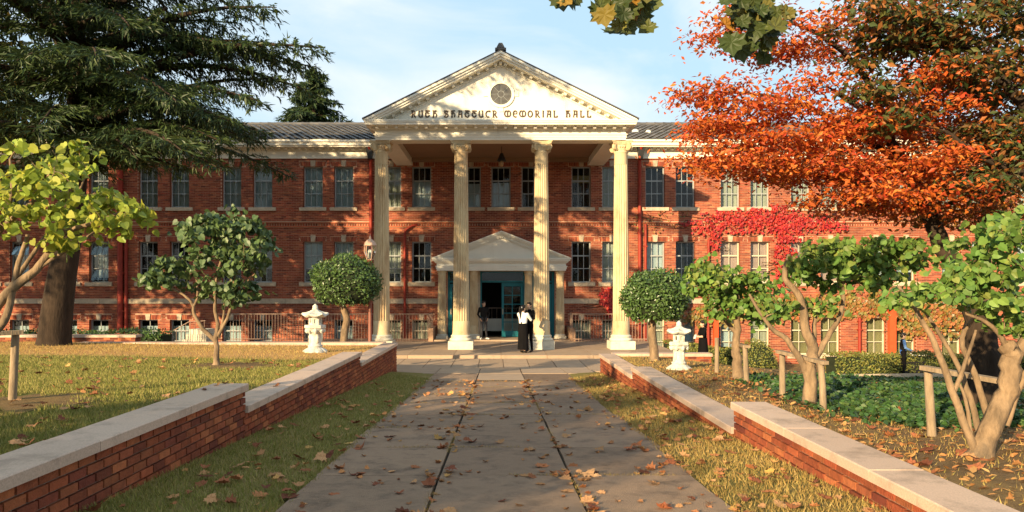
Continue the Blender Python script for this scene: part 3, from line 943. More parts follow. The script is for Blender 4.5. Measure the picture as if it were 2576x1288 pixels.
mb.box(x0 + .04, x1 - .04, YP + .05, YF - .3, 8.177, 8.245); mb.box(x0 + .02, x1 - .02, YP + .025, YF - .3, 8.247, 8.30); mb.box(x0, x1, YP, YF - .3, 8.302, 8.352)
corn = mb.build('cornice', M['white'], hall)
dm = MB().box(-.055, .055, -.22, .0, -.085, 0).mesh('modillion'); dm.materials.append(M['white'])
for k in range(26):
    ob('modillion', dm, None, corn, Matrix.Translation((CX - 4.52 + k * 9.04 / 25, 27.16, 8.176)))
# tympanum
zc0, zap = 8.354, 10.825
slope = (zap - 8.352) / 4.95
ped = MB().prism([(CX - 4.7, zc0), (CX + 4.7, zc0), (CX, zc0 + 4.7 * slope)], 27.20, 27.9).build('pediment', M['white'], hall)
def rake(mb, top, bot, y0, y1):
    """raking band: top and bottom are heights measured straight down from the outer edge"""
    for s in (-1, 1):
        xo = CX + s * 4.95
        z_o = 8.352
        pts = [(xo, z_o - bot + .0), (xo, z_o - top), (CX, zap - top), (CX, zap - bot)]
        # keep the foot of the band on top of the cornice
        fx_ = lambda zz, d: CX + s * (zap - d - zz) / slope
        pts = [(fx_(8.354, bot), 8.354), (fx_(8.354, top), 8.354), (CX, zap - top), (CX, zap - bot)]
        if s > 0: pts = pts[::-1]
        mb.prism(pts[::-1], y0, y1)
mb = MB()
rake(mb, 0, .085, YP - .02, 27.6); rake(mb, .086, .17, YP + .04, 27.6); rake(mb, .171, .245, YP + .10, 27.6); rake(mb, .36, .40, 27.15, 27.5)
rk = mb.build('raking_cornice', M['white'], ped)
for s in (-1, 1):
    for k in range(14):
        t = (k + .5) / 14
        xx = CX + s * 4.35 * (1 - t) + s * .05
        zz = zap - .247 - abs(xx - CX) * slope
        ob('modillion', dm, None, ped, Matrix.Translation((xx, 27.19, zz)) @ Matrix.Rotation(s * math.atan(slope), 4, 'Y'))
ob('modillion', dm, None, ped, Matrix.Translation((CX, 27.19, zap - .29)))
# gable roof behind the pediment
mb = MB()
for s in (-1, 1):
    pts = [(CX + s * 5.0, 8.36), (CX + s * 5.0, 8.40), (CX, zap + .05), (CX, zap + .005)]
    if s > 0: pts = pts[::-1]
    mb.prism(pts[::-1], YP - .03, 38.0)
mb.build('gable_roof', M['tile'], hall)
fin = MB()
fin.box(CX - .20, CX + .20, YP - .05, YP + .3, zap + .03, zap + .10)
fin.prism([(CX - .15, zap + .102), (CX + .15, zap + .102), (CX + .10, zap + .20), (CX + .06, zap + .27), (CX - .06, zap + .27), (CX - .10, zap + .20)], YP - .06, YP + .25)
fin.tube([(CX, YP, zap + .05), (CX, 37, zap + .05)], .10, 8)
fin.build('ridge_end', M['tile'], hall)
# round window
wc = (CX + .02, PZ(237.6, 27.2)); rw = .39
mb = MB()
def annulus(mb, r0, r1, y0, y1, n=48, c=wc):
    vs = []
    for k in range(n):
        a = 2 * math.pi * k / n
        for (r_, y_) in ((r0, y0), (r1, y0), (r1, y1), (r0, y1)):
            vs.append((c[0] + r_ * math.cos(a), y_, c[1] + r_ * math.sin(a)))
    fs = []
    for k in range(n):
        for j in range(4):
            fs.append((k * 4 + j, k * 4 + (j + 1) % 4, ((k + 1) % n) * 4 + (j + 1) % 4, ((k + 1) % n) * 4 + j))
    mb.add(vs, fs)
annulus(mb, rw, rw + .10, 27.14, 27.25)
for k, (dx, dz) in enumerate(((1, 0), (-1, 0), (0, 1), (0, -1))):
    c0 = (wc[0] + dx * (rw + .16), wc[1] + dz * (rw + .16))
    hx, hz = (.09, .075) if dx else (.075, .09)
    mb.box(c0[0] - hx, c0[0] + hx, 27.165, 27.22, c0[1] - hz, c0[1] + hz)
rwin = mb.build('round_window', M['white'], ped)
dk = MB(); dk.prism([(wc[0] + rw * math.cos(2 * math.pi * k / 40), wc[1] + rw * math.sin(2 * math.pi * k / 40)) for k in range(40)], 27.176, 27.19)
M['rglass'] = mat('old round glass', (0.085, 0.08, 0.07), scale=6, mixv=0.3, rough=0.25, spec=0.5)
dk.build('pane', M['rglass'], rwin)
mm = MB(); annulus(mm, .11, .122, 27.16, 27.178)
for k in range(8):
    a = math.pi / 4 * k
    mm.tube([(wc[0] + .12 * math.cos(a), 27.168, wc[1] + .12 * math.sin(a)), (wc[0] + rw * math.cos(a), 27.168, wc[1] + rw * math.sin(a))], .007, 4)
mm.build('muntin', M['frame'], rwin)
# lettering: uncial capitals from strokes on a unit cell
def arc(cx, cy, rx, ry, a0, a1, n=10):
    return [(cx + rx * math.cos(R(a0 + (a1 - a0) * i / n)), cy + ry * math.sin(R(a0 + (a1 - a0) * i / n))) for i in range(n + 1)]
G = {
 'R': [([(.18, 0), (.18, 1)], 1.3), ([(.0, 1), (.45, 1)] + arc(.45, .74, .27, .26, 90, -90) + [(.2, .48)], 1), ([(.42, .48), (.82, .0), (.92, 0)], 1.3), ([(.02, 0), (.34, 0)], .7)],
 'U': [([(.10, 1.0), (.04, .75)] + arc(.42, .40, .38, .40, 170, 300) + [(.72, .12)], 1.3), ([(.74, 0), (.74, 1), (.58, 1)], 1.2), ([(.72, 0), (.86, 0)], .8)],
 'T': [(arc(.44, .40, .40, .40, 112, 350), 1.3), ([(.05, .98), (.5, 1), (.9, .98)], 1.3), ([(.52, .98), (.50, .60), (.82, .60)], .9)],
 'H': [([(.18, 0), (.18, 1)], 1.4), ([(.0, 1), (.8, 1)], 1.0), ([(.02, 0), (.34, 0)], .8), ([(.2, .62)] + arc(.46, .30, .34, .34, 100, -20) + [(.72, .0)], 1.2), ([(.55, 1), (.4, .66)], .7)],
 'S': [(arc(.44, .26, .36, .27, -160, 90) + arc(.44, .74, .30, .24, 270, 20), 1.3), ([(.02, .0), (.85, 1)], .7), ([(.05, .98), (.6, 1)], .8)],
 'A': [([(.10, 0), (.32, 1)], 1.1), ([(.10, 1), (.78, 1)], 1.0), ([(.76, 1), (.78, 0)], 1.4), ([(.2, .45), (.77, .45)], .8), ([(0, 0), (.2, 0)], .7), ([(.66, 0), (.9, 0)], .7)],
 'C': [(arc(.50, .48, .44, .48, 60, 300), 1.3), ([(.5, .96), (.92, 1), (.88, .8)], 1.0)],
 'M': [([(.5, 1), (.5, 0)], 1.2), (arc(.30, .55, .27, .45, 60, 280), 1.2), (arc(.70, .55, .27, .45, 120, -100), 1.2)],
 'E': [(arc(.50, .5, .44, .5, 60, 300), 1.3), ([(.12, .52), (.8, .52)], .9), ([(.5, 1), (.82, .86), (.8, .52)], .9)],
 'O': [(arc(.5, .5, .44, .48, 0, 360, 20), 1.3)],
 'I': [([(.5, 0), (.5, 1)], 1.4), ([(.32, 0), (.68, 0)], .8), ([(.32, 1), (.68, 1)], .8)],
 'L': [([(.2, 1), (.2, 0), (.8, 0), (.84, .2)], 1.3), ([(.05, 1), (.38, 1)], .8)],
}
G['K'] = G['R']
ly, lh = 27.19, .23
lpos = [98, 195, 280, 377, 530, 622, 713, 807, 899, 990, 1077, 1168, 1335, 1437, 1533, 1634, 1730, 1805, 1883, 1970, 2137, 2232, 2322, 2412]
def stroke(mb, pts, w, y0, y1):
    """flat ribbon of width w along pts (x,z), given thickness"""
    q = [Vector((p[0], p[1])) for p in pts]
    for i in range(len(q) - 1):
        t = q[i + 1] - q[i]
        if t.length < 1e-6: continue
        t.normalize(); nn = Vector((-t.y, t.x)) * w / 2; e = t * w * .25
        a, b = q[i] - e, q[i + 1] + e
        poly = [a + nn, a - nn, b - nn, b + nn]
        mb.prism([(p.x, p.y) for p in poly], y0 - .0006 * (i % 5), y1)
for ch, px_ in zip('RUTHSHATTUCKMEMORIALHALL', lpos):
    x_ = PX((1500 + px_ / 3.578) * .6815, ly); z_ = PZ(294.6, ly)
    wd = .23 if ch == 'M' else (.11 if ch == 'I' else .175)
    mb = MB()
    for j, (pts, w) in enumerate(G[ch]):
        stroke(mb, [(x_ + (p[0] - .5) * wd, z_ + p[1] * lh) for p in pts], .034 * w, ly - .018 - .003 * j, ly + .012)
    mb.build('letter', M['letter'], ped)
# hanging lamp of the portico
lp = empty('pendant_lamp', (PX(1262, 30), 30, 8.0), 'dark bell-shaped lamp hanging on a rod from the portico ceiling', 'lamp')
xl = PX(1262, 30)
MB().tube([(xl, 30, 8.0), (xl, 30, 7.72)], .012, 6).build('rod', M['black'], lp)
MB().lathe([(.03, 7.74), (.06, 7.72), (.10, 7.62), (.155, 7.50), (.185, 7.42), (.17, 7.40), (.05, 7.41)], (xl, 30, 0), 16).build('lamp_shade', M['black'], lp)
M['oldglass'] = mat('amber lamp glass', (0.35, 0.22, 0.11), mixv=.1, rough=.3)
MB().lathe([(.02, 7.18), (.06, 7.21), (.085, 7.30), (.075, 7.398)], (xl, 30, 0), 12).build('lamp_glass', M['oldglass'], lp)

# ---- door surround with its small pediment
PCX = .14; YD = 32.1
mb = MB()
for (h, o, y0, z0, z1) in ((2.80, 0, 32.0, 3.01, 3.09), (2.80, .03, 31.97, 3.092, 3.18), (2.80, .06, 31.95, 3.182, 3.215), (2.80, .0, 32.0, 3.217, 3.33), (2.80, .05, 31.95, 3.332, 3.37), (2.80, .10, 31.90, 3.372, 3.43), (2.80, .17, 31.82, 3.432, 3.50), (2.80, .20, 31.79, 3.502, 3.556)):
    mb.box(PCX - h - o + .0, PCX + h + o, y0, YF + .1, z0, z1)
porch = mb.build('door_pediment', M['white'], hall)
ps = (4.725 - 3.556) / 3.0
mb = MB()
mb.prism([(PCX - 2.8, 3.558), (PCX + 2.8, 3.558), (PCX, 3.558 + 2.8 * ps)], 32.02, YF + .05)
def rake2(mb, top, bot, y0, y1):
    for s in (-1, 1):
        f_ = lambda d: PCX + s * (4.725 - d - 3.558) / ps
        pts = [(f_(bot), 3.558), (f_(top), 3.558), (PCX, 4.725 - top), (PCX, 4.725 - bot)]
        if s > 0: pts = pts[::-1]
        mb.prism(pts[::-1], y0, y1)
rake2(mb, 0, .06, 31.78, YF + .04); rake2(mb, .061, .12, 31.83, YF + .04); rake2(mb, .121, .17, 31.90, YF + .04); rake2(mb, .171, .23, 31.95, YF + .04); rake2(mb, .231, .265, 31.985, YF + .04)
mb.build('tympanum', M['white'], porch)
dm2 = MB().box(-.03, .03, -.07, 0, -.055, 0).mesh('dentil'); dm2.materials.append(M['white'])
for k in range(48):
    ob('dentil', dm2, None, porch, Matrix.Translation((PCX - 2.76 + k * 5.52 / 47, 31.965, 3.431)))
for s in (-1, 1):
    for k in range(22):
        t = (k + .5) / 22; xx = PCX + s * 2.3 * (1 - t)
        ob('dentil', dm2, None, porch, Matrix.Translation((xx, 31.975, 4.725 - .232 - abs(xx - PCX) * ps)) @ Matrix.Rotation(s * math.atan(ps), 4, 'Y'))
sc2 = fluted(.190, .165, .62, 2.55, n=16, m=5, rings=6)
sc2.lathe([(.20, .26), (.197, .28), (.195, .62), (.188, .63)], n=32)
sc2.lathe([(.16, 2.54), (.168, 2.56), (.165, 2.80), (.185, 2.82), (.19, 2.85), (.17, 2.87), (.175, 2.90), (.205, 2.94), (.205, 3.008)], n=32)
me_s2 = sc2.mesh('door_column'); me_s2.materials.append(M['column'])
sb = MB().lathe([(.235, .17), (.245, .20), (.235, .225), (.21, .235), (.205, .262)], n=32); sb.box(-.25, .25, -.25, .25, .062, .172)
me_sb = sb.mesh('base'); me_sb.materials.append(M['plinth'])
for x in (1112, 1192, 1329.5, 1408.8):
    Mx = Matrix.Translation((PX(x, 32.25), 32.25, 0))
    c = ob('door_column', me_s2, None, hall, Mx); ob('base', me_sb, None, c, Mx)
# doors
yd = YF + .10
def door_leaf(x0, x1, z0, z1, nc, nr, hinge=None, name='door'):
    mb = MB(); st = .10
    mb.box(x0, x0 + st, yd, yd + .05, z0, z1); mb.box(x1 - st, x1, yd, yd + .05, z0, z1)
    mb.box(x0 + st, x1 - st, yd + .001, yd + .049, z1 - .15, z1); mb.box(x0 + st, x1 - st, yd + .001, yd + .049, z0, z0 + .26)
    gx0, gx1, gz0, gz1 = x0 + st, x1 - st, z0 + .26, z1 - .15
    for c in range(1, nc):
        xx = gx0 + (gx1 - gx0) * c / nc; mb.box(xx - .018, xx + .018, yd + .005, yd + .045, gz0, gz1)
    for r in range(1, nr):
        zz = gz0 + (gz1 - gz0) * r / nr; mb.box(gx0, gx1, yd + .006, yd + .044, zz - .018, zz + .018)
    d = mb.build(name, M['teal'], hall)
    pw, ph = (gx1 - gx0) / nc - .036, (gz1 - gz0) / nr - .036
    pm = pane_mesh(pw, ph); pm.materials.append(M['glass'])
    for c in range(nc):
        for r in range(nr):
            ob('pane', pm, None, d, Matrix.Translation((gx0 + (gx1 - gx0) * (c + .5) / nc, yd + .025, gz0 + (gz1 - gz0) * (r + .5) / nr)) @ Matrix.Rotation(random.gauss(0, .01), 4, 'Z'))
    MB().box(x0 + .03, x0 + .07, yd - .03, yd - .001, z0 + 1.0, z0 + 1.25).build('door_handle', M['limestone'], d)
    return d
door_leaf(PX(1262, 33.1), PX(1315.5, 33.1), .075, 2.48, 2, 5)
door_leaf(-2.16, -1.36, .075, 2.44, 2, 5); door_leaf(1.60, 2.40, .075, 2.44, 2, 5)
fr = MB()
for (a, b) in ((-2.24, -2.17), (-1.35, -1.28), (-.80, -.73), (1.135, 1.20), (1.53, 1.595), (2.41, 2.515)):
    fr.box(a, b, yd - .03, yd + .1, .06, 2.998)
for (a, b) in ((-2.17, -1.35), (-.73, 1.135), (1.595, 2.41)):
    fr.box(a, b, yd - .02, yd + .09, 2.50, 2.58); fr.box(a, b, yd - .02, yd + .09, 2.95, 2.997)
fr.build('door_frame', M['teal'], hall)
tp = MB()
for (a, b) in ((-2.17, -1.35), (-.73, 1.135), (1.595, 2.41)):
    tp.box(a, b, yd + .03, yd + .035, 2.58, 2.95)
tp.build('transom_pane', M['glass'], hall)
MB().box(-1.28, -.80, yd - .06, yd + .12, .06, 3.0).build('door_pier', M['limestone'], hall)
MB().box(1.20, 1.53, yd - .06, yd + .12, .06, 3.0).build('door_pier', M['limestone'], hall)
notice = MB().box(1.78, 1.90, yd - .012, yd - .002, 1.28, 1.45); notice.box(1.78, 1.90, yd - .012, yd - .002, 1.06, 1.23)
nt_ = notice.build('paper_notice', M['white']); tag(nt_, 'two small white paper notices taped on the teal side door', 'notice')
# areaway side walls beside the door
MB().box(-2.95, -2.75, 31.25, YF + .01, -.95, 0.55).build('areaway_wall', M['pit'], hall)
MB().box(3.05, 3.25, 31.25, YF + .01, -.95, 0.55).build('areaway_wall', M['pit'], hall)
# railings round the areaways
def railing(label, pts, zt=1.16, zb=.06, base=0.0):
    r = empty('iron_railing', ((pts[0][0] + pts[-1][0]) / 2, pts[0][1], base), label, 'railing', None)
    mb = MB()
    for z_ in (zt, zb + .04): mb.tube([(x, y, z_) for x, y in pts], .02, 6)
    mb.build('rail', M['iron'], r)
    pk = MB().tube([(0, 0, zb - .06), (0, 0, zt)], .010, 5).mesh('picket'); pk.materials.append(M['iron'])
    for (a, b) in zip(pts[:-1], pts[1:]):
        n = max(2, int(math.dist(a, b) / .125))
        for k in range(n + 1):
            t = k / n
            ob('picket', pk, None, r, Matrix.Translation((a[0] + (b[0] - a[0]) * t, a[1] + (b[1] - a[1]) * t, 0)))
railing('brown iron railing in front of the basement windows beside the lamp post', [(-11.3, 31.22), (-3.0, 31.22), (-2.85, 32.4)])
railing('brown iron railing guarding the areaway beside the red creeper patch', [(3.15, 32.4), (3.15, 31.22), (6.3, 31.22)])
# ------------------------------------------------------------------ vegetation
def leafmat(name, cols, rnd=.25, trans=.25, rough=.5, spec=.35):
    return mat(name, cols, rnd=rnd, mixv=0, rough=rough, trans=trans, spec=spec)
M['lf_cedar'] = leafmat('cedar needles', [(0.022, 0.045, 0.015), (0.032, 0.060, 0.018), (0.060, 0.090, 0.022), (0.018, 0.036, 0.016)], trans=.12)
M['lf_orange'] = leafmat('orange leaves', [(0.54, 0.085, 0.02), (0.64, 0.16, 0.025), (0.38, 0.04, 0.018), (0.62, 0.22, 0.035), (0.46, 0.055, 0.018), (0.30, 0.10, 0.025)], trans=.35)
M['lf_green'] = leafmat('dark green leaves', [(0.055, 0.085, 0.022), (0.035, 0.06, 0.018), (0.10, 0.105, 0.025), (0.06, 0.06, 0.02), (0.26, 0.11, 0.03), (0.36, 0.11, 0.025)], trans=.25)
M['lf_redbud'] = leafmat('green heart leaves', [(0.13, 0.24, 0.045), (0.09, 0.19, 0.04), (0.19, 0.29, 0.06), (0.10, 0.17, 0.035), (0.27, 0.31, 0.07)], trans=.3)
M['lf_dark'] = leafmat('dark heart leaves', [(0.055, 0.10, 0.03), (0.08, 0.13, 0.04), (0.12, 0.17, 0.06), (0.045, 0.08, 0.025)], trans=.2, spec=.5)
M['lf_yellow'] = leafmat('yellow green leaves', [(0.33, 0.40, 0.055), (0.24, 0.33, 0.05), (0.46, 0.44, 0.06), (0.20, 0.27, 0.045)], trans=.4)
M['lf_top'] = leafmat('glossy clipped leaves', [(0.045, 0.095, 0.022), (0.07, 0.13, 0.03), (0.10, 0.17, 0.045), (0.04, 0.075, 0.02)], trans=.15, rough=.35, spec=.5)
M['lf_plane'] = leafmat('plane leaves', [(0.10, 0.13, 0.03), (0.07, 0.10, 0.025), (0.22, 0.22, 0.04), (0.09, 0.12, 0.03), (0.50, 0.26, 0.03)], trans=.35)
M['lf_fallen'] = leafmat('fallen leaves', [(0.36, 0.17, 0.075), (0.27, 0.10, 0.045), (0.45, 0.24, 0.11), (0.17, 0.06, 0.03), (0.50, 0.28, 0.10), (0.38, 0.15, 0.06)], trans=.08, rough=.8, spec=.15)
M['lf_litter'] = leafmat('leaf litter', [(0.42, 0.21, 0.07), (0.30, 0.13, 0.05), (0.50, 0.29, 0.11), (0.22, 0.09, 0.04)], trans=.05, rough=.9, spec=.1)
M['lf_hedge'] = leafmat('hedge leaves', [(0.11, 0.15, 0.035), (0.17, 0.19, 0.04), (0.26, 0.23, 0.05), (0.08, 0.11, 0.03)], trans=.2)
M['lf_ivyred'] = leafmat('red creeper leaves', [(0.42, 0.016, 0.020), (0.50, 0.045, 0.022), (0.24, 0.012, 0.016), (0.46, 0.024, 0.030)], trans=.2)
M['lf_ivymix'] = leafmat('turning creeper leaves', [(0.16, 0.15, 0.03), (0.34, 0.10, 0.03), (0.24, 0.19, 0.04), (0.10, 0.12, 0.03), (0.40, 0.13, 0.04)], trans=.2)
M['lf_cover'] = leafmat('ivy ground cover', [(0.03, 0.08, 0.022), (0.05, 0.115, 0.028), (0.024, 0.055, 0.018), (0.10, 0.16, 0.04)], trans=.15)
M['grass'] = leafmat('grass blades', [(0.24, 0.24, 0.05), (0.17, 0.19, 0.035), (0.36, 0.29, 0.10), (0.28, 0.26, 0.065)], trans=.2, rough=.7)
M['grassdry'] = leafmat('dry grass blades', [(0.42, 0.28, 0.09), (0.34, 0.22, 0.07), (0.30, 0.25, 0.07), (0.50, 0.34, 0.13)], trans=.15, rough=.8)

M['lf_olive'] = leafmat('brown olive leaves', [(0.16, 0.12, 0.025), (0.40, 0.07, 0.02), (0.30, 0.13, 0.03), (0.10, 0.085, 0.02), (0.50, 0.15, 0.025), (0.44, 0.08, 0.02)], trans=.25)
# leaf shapes: local Y runs from stalk to tip
DIA = np.array([(0, 0, 0), (.24, .45, .06), (0, 1, -.04), (-.24, .45, .06)]); DIAF = np.array([(0, 1, 2), (0, 2, 3)])
NDL = np.array([(0, 0, 0), (.075, .35, .03), (0, 1, -.12), (-.075, .35, .03)]); NDLF = DIAF
HEART = np.array([(0, 0, 0), (.28, -.10, .05), (.52, .18, .09), (.40, .62, .05), (0, 1.0, -.10), (-.40, .62, .05), (-.52, .18, .09), (-.28, -.10, .05), (0, .45, -.02)])
HEARTF = np.array([(8, 0, 1), (8, 1, 2), (8, 2, 3), (8, 3, 4), (8, 4, 5), (8, 5, 6), (8, 6, 7), (8, 7, 0)])
OVAL = np.array([(0, 0, 0), (.27, .3, .05), (.22, .7, .03), (0, 1, -.05), (-.22, .7, .03), (-.27, .3, .05)]); OVALF = np.array([(0, 1, 2), (0, 2, 3), (0, 3, 4), (0, 4, 5)])
_pl = [(0, -.02), (.26, -.10), (.34, .06), (.60, .06), (.46, .28), (.62, .50), (.40, .54), (.36, .70), (.20, .70), (0, .98)]
def plane_leaf(curl=0, fold=0, twist=0):
    o = _pl + [(-x, y) for x, y in _pl[-2:0:-1]]
    c = (0, .30)
    pts = [(c[0], c[1], 0)] + [((x + c[0]) , y, 0) for x, y in o]
    mid = [((x * .5), c[1] + (y - c[1]) * .5, 0) for x, y in o]
    V = np.array(pts + mid, float); n = len(o)
    r2 = (V[:, 0] ** 2 + (V[:, 1] - .3) ** 2)
    V[:, 2] = curl * r2 + fold * np.abs(V[:, 0]) + twist * V[:, 0] * (V[:, 1] - .3)
    V[1:, 2] += .035 * np.sin(np.arange(len(V) - 1) * 2.4)
    Fs = []
    for i in range(n):
        j = (i + 1) % n
        Fs.append((0, 1 + n + i, 1 + n + j))
        Fs.append((1 + n + i, 1 + i, 1 + j)); Fs.append((1 + n + i, 1 + j, 1 + n + j))
    return V, np.array(Fs)

def leaf_rot(n, flat=.5, droop=.3, sun=0.0):
    """random leaf frames: flat -> 1 faces up, droop -> tips hang"""
    a = rng.uniform(0, 2 * math.pi, n)
    yd = np.stack([np.cos(a), np.sin(a), -droop + rng.normal(0, .35, n)], 1)
    nrm = rng.normal(0, 1, (n, 3)) * (1 - flat) + np.array([0, 0, 1.0]) * flat
    nrm += np.array(sdir) * sun
    return frames(yd, unit(nrm))

def ell(cx, cy, rx, ry, Y, dY, n):
    """n points inside an ellipsoid given by its outline in the picture, its distance and half depth"""
    u = unit(rng.normal(0, 1, (n, 3))) * (rng.uniform(0.15, 1, (n, 1)) ** (1 / 2.2))
    yy = Y + u[:, 1] * dY
    return np.stack([(cx - VX) / F * Y + u[:, 0] * rx / F * Y, yy, CAMZ - (cy - VY) / F * Y - u[:, 2] * ry / F * Y], 1)

def limbs_px(lst, Y):
    """limbs given as ([(x, y, dY)...], r0, r1) -> ([Vector], r0, r1)"""
    return [([P(p[0], p[1], Y + (p[2] if len(p) > 2 else 0)) for p in L], a, b) for L, a, b in lst]

def smooth_line(pts, n=4):
    pts = [Vector(p) for p in pts]
    if len(pts) < 3: return pts
    out = []
    for i in range(len(pts) - 1):
        p0 = pts[max(i - 1, 0)]; p1 = pts[i]; p2 = pts[i + 1]; p3 = pts[min(i + 2, len(pts) - 1)]
        for k in range(n):
            t = k / n
            out.append(.5 * ((2 * p1) + (p2 - p0) * t + (2 * p0 - 5 * p1 + 4 * p2 - p3) * t * t + (3 * p1 - p0 - 3 * p2 + p3) * t ** 3))
    return out + [pts[-1]]

def make_tree(name, label, base, limbs, clumps, spread, per, T, TF, size, lm, bm, cat='tree', flat=.5, droop=.3, squash=.6, own=0, group=None, flare=1.5, sun=.0, twig=.012, maxlink=None, sides=8, more=None):
    r = empty(name, base, label, cat, group)
    mb = MB(); nodes = []
    for i, (pts, r0, r1) in enumerate(limbs):
        L = smooth_line(pts)
        rad = [r0 + (r1 - r0) * k / (len(L) - 1) for k in range(len(L))]
        if i == 0: rad[0] *= flare; rad[1] *= 1 + (flare - 1) * .35
        L2 = [p + Vector((random.gauss(0, .12), random.gauss(0, .12), 0)) * rad[k] * (1 if 0 < k < len(L) - 1 else 0) for k, p in enumerate(L)]
        mb.tube(L2, rad, sides)
        nodes += [(*p, rad[k]) for k, p in enumerate(L2) if k > len(L2) * (.35 if i == 0 else .0)]
    C0 = np.asarray(clumps); C = C0 if more is None else np.vstack([C0, more[0]])
    N = np.array(nodes)
    d = np.linalg.norm(C[:, None] - N[None, :, :3], axis=2).min(1)
    for i in np.argsort(d):
        c = C[i]
        dd = np.linalg.norm(N[:, :3] - c, axis=1)
        pen = dd + .6 * np.maximum(0, N[:, 2] - c[2] - .1)
        j = int(np.argmin(pen))
        if maxlink and dd[j] > maxlink: continue
        a = Vector(N[j, :3]); b = Vector(c); ra = min(N[j, 3] * .7, twig + .012 * dd[j])
        m1 = a.lerp(b, .4) + Vector((random.gauss(0, .06), random.gauss(0, .06), .10 + random.gauss(0, .04))) * dd[j]
        pts = smooth_line([a, m1, b], 3)
        rr = [ra + (twig * .35 - ra) * k / (len(pts) - 1) for k in range(len(pts))]
        mb.tube(pts, rr, 5)
        N = np.vstack([N, [(*p, rr[k]) for k, p in enumerate(pts) if k > 0]])
    mb.build('trunk', bm, r)
    if more is not None:
        q = len(more[0]) * per
        l2 = np.repeat(more[0], per, 0) + rng.normal(0, 1, (q, 3)) * spread * np.array([1, 1, squash])
        o = ob('inner_crown', inst_mesh('inner_crown', T, TF, l2, leaf_rot(q, flat, droop, sun), rng.uniform(.7, 1.3, q)[:, None] * size * np.ones((1, 3))), more[1], r); o['kind'] = 'stuff'
    C = C0
    n = len(C) * per
    cen = np.repeat(C, per, 0)
    s = np.repeat(rng.uniform(.7, 1.3, len(C)), per)[:, None] * spread
    loc = cen + rng.normal(0, 1, (n, 3)) * s * np.array([1, 1, squash])
    # leaves of a clump share a tilt
    rot = leaf_rot(n, flat, droop, sun)
    sc = rng.uniform(.7, 1.3, n)[:, None] * size * np.ones((1, 3))
    if own:
        pieces('leaf', 'crown', T, TF, loc, rot, sc, lm, r, limit=own)
    else:
        o = ob('crown', inst_mesh('crown', T, TF, loc, rot, sc), lm, r)
        o['kind'] = 'stuff'
    return r

# ---- staked heart-leaved trees
pA = on_ground(543, 920, zlawn); YA = pA.y
make_tree('redbud_tree', 'small dark-leaved tree with forked stems standing alone on the lawn', pA,
    limbs_px([([(543, 922), (545, 880), (543, 850), (548, 815), (540, 770), (545, 700), (565, 620)], .055, .018), ([(543, 858), (512, 828), (490, 795), (484, 765), (462, 742), (425, 722), (395, 705)], .042, .012),
              ([(486, 775), (497, 745), (494, 700), (486, 650)], .028, .01), ([(548, 845), (572, 800), (585, 750), (592, 690), (620, 610)], .036, .012), ([(550, 850), (562, 800, .2), (568, 740, .4), (600, 660, .5)], .03, .01),
              ([(584, 760), (610, 720), (640, 690)], .02, .01)], YA),
    np.vstack([ell(585, 575, 85, 48, YA, .55, 34), ell(500, 585, 60, 32, YA, .45, 16), ell(425, 690, 62, 45, YA, .4, 26), ell(640, 620, 44, 75, YA, .5, 30), ell(560, 655, 85, 45, YA, .5, 26), ell(615, 735, 48, 32, YA, .4, 18), ell(540, 720, 60, 22, YA, .4, 10)]),
    .085, 14, HEART, HEARTF, .095, M['lf_dark'], M['bark'], flat=.25, droop=.9, own=300, sun=.35)
YB = 7.0
make_tree('redbud_tree', 'yellow-green tree with long pale bare limbs beside the wooden stake on the lawn', (PX(-75, YB), YB, zlawn(PX(-75, YB), YB)),
    limbs_px([([(-75, 1045), (-70, 950), (-48, 860), (-25, 800), (20, 735), (90, 680), (130, 630), (165, 585), (240, 560), (320, 528)], .075, .012), ([(-40, 850), (10, 810), (30, 740), (48, 660), (70, 590)], .045, .018),
              ([(-60, 740), (-5, 590), (50, 535), (100, 490), (130, 420)], .035, .012), ([(60, 700), (120, 660), (190, 615), (245, 580), (300, 545)], .022, .008), ([(-60, 640), (0, 575), (30, 480), (25, 400)], .03, .01), ([(20, 735), (110, 600, .3), (180, 520, .5), (215, 440, .6)], .025, .008)], YB),
    np.vstack([ell(90, 420, 105, 60, YB, .6, 30), ell(30, 500, 80, 80, YB, .6, 26), ell(180, 470, 85, 55, YB, .5, 25), ell(130, 540, 110, 45, YB, .5, 22), ell(265, 510, 50, 35, YB, .35, 16), ell(285, 568, 36, 20, YB, .25, 7), ell(355, 545, 36, 28, YB, .25, 8), ell(175, 605, 60, 22, YB, .3, 10), ell(200, 380, 22, 30, YB, .2, 6)]),
    .055, 8, HEART, HEARTF, .072, M['lf_yellow'], M['bark'], flat=.25, droop=.8, own=300, sun=.3)
gR = zgard
p1 = on_ground(1855, 955, gR); Y1 = p1.y
make_tree('redbud_tree', 'knobbly staked tree with bright green leaves nearest the stone lantern in the garden bed', p1,
    limbs_px([([(1855, 958), (1853, 900), (1848, 870), (1856, 830), (1850, 790), (1858, 760), (1842, 710)], .10, .025), ([(1850, 835), (1825, 805), (1812, 770), (1795, 720)], .045, .015), ([(1857, 800), (1836, 760), (1815, 700)], .03, .012), ([(1855, 805), (1880, 770), (1905, 745)], .028, .012)], Y1),
    np.vstack([ell(1800, 715, 75, 50, Y1, .6, 40), ell(1770, 675, 45, 30, Y1, .4, 14), ell(1830, 775, 60, 28, Y1, .5, 18), ell(1890, 740, 70, 45, Y1, .5, 30), ell(1930, 790, 40, 28, Y1, .4, 12), ell(1865, 690, 50, 24, Y1, .4, 10)]),
    .085, 14, HEART, HEARTF, .088, M['lf_redbud'], M['bark'], flat=.25, droop=.8, own=300, sun=.3)
p2 = on_ground(2040, 1020, gR); Y2 = p2.y
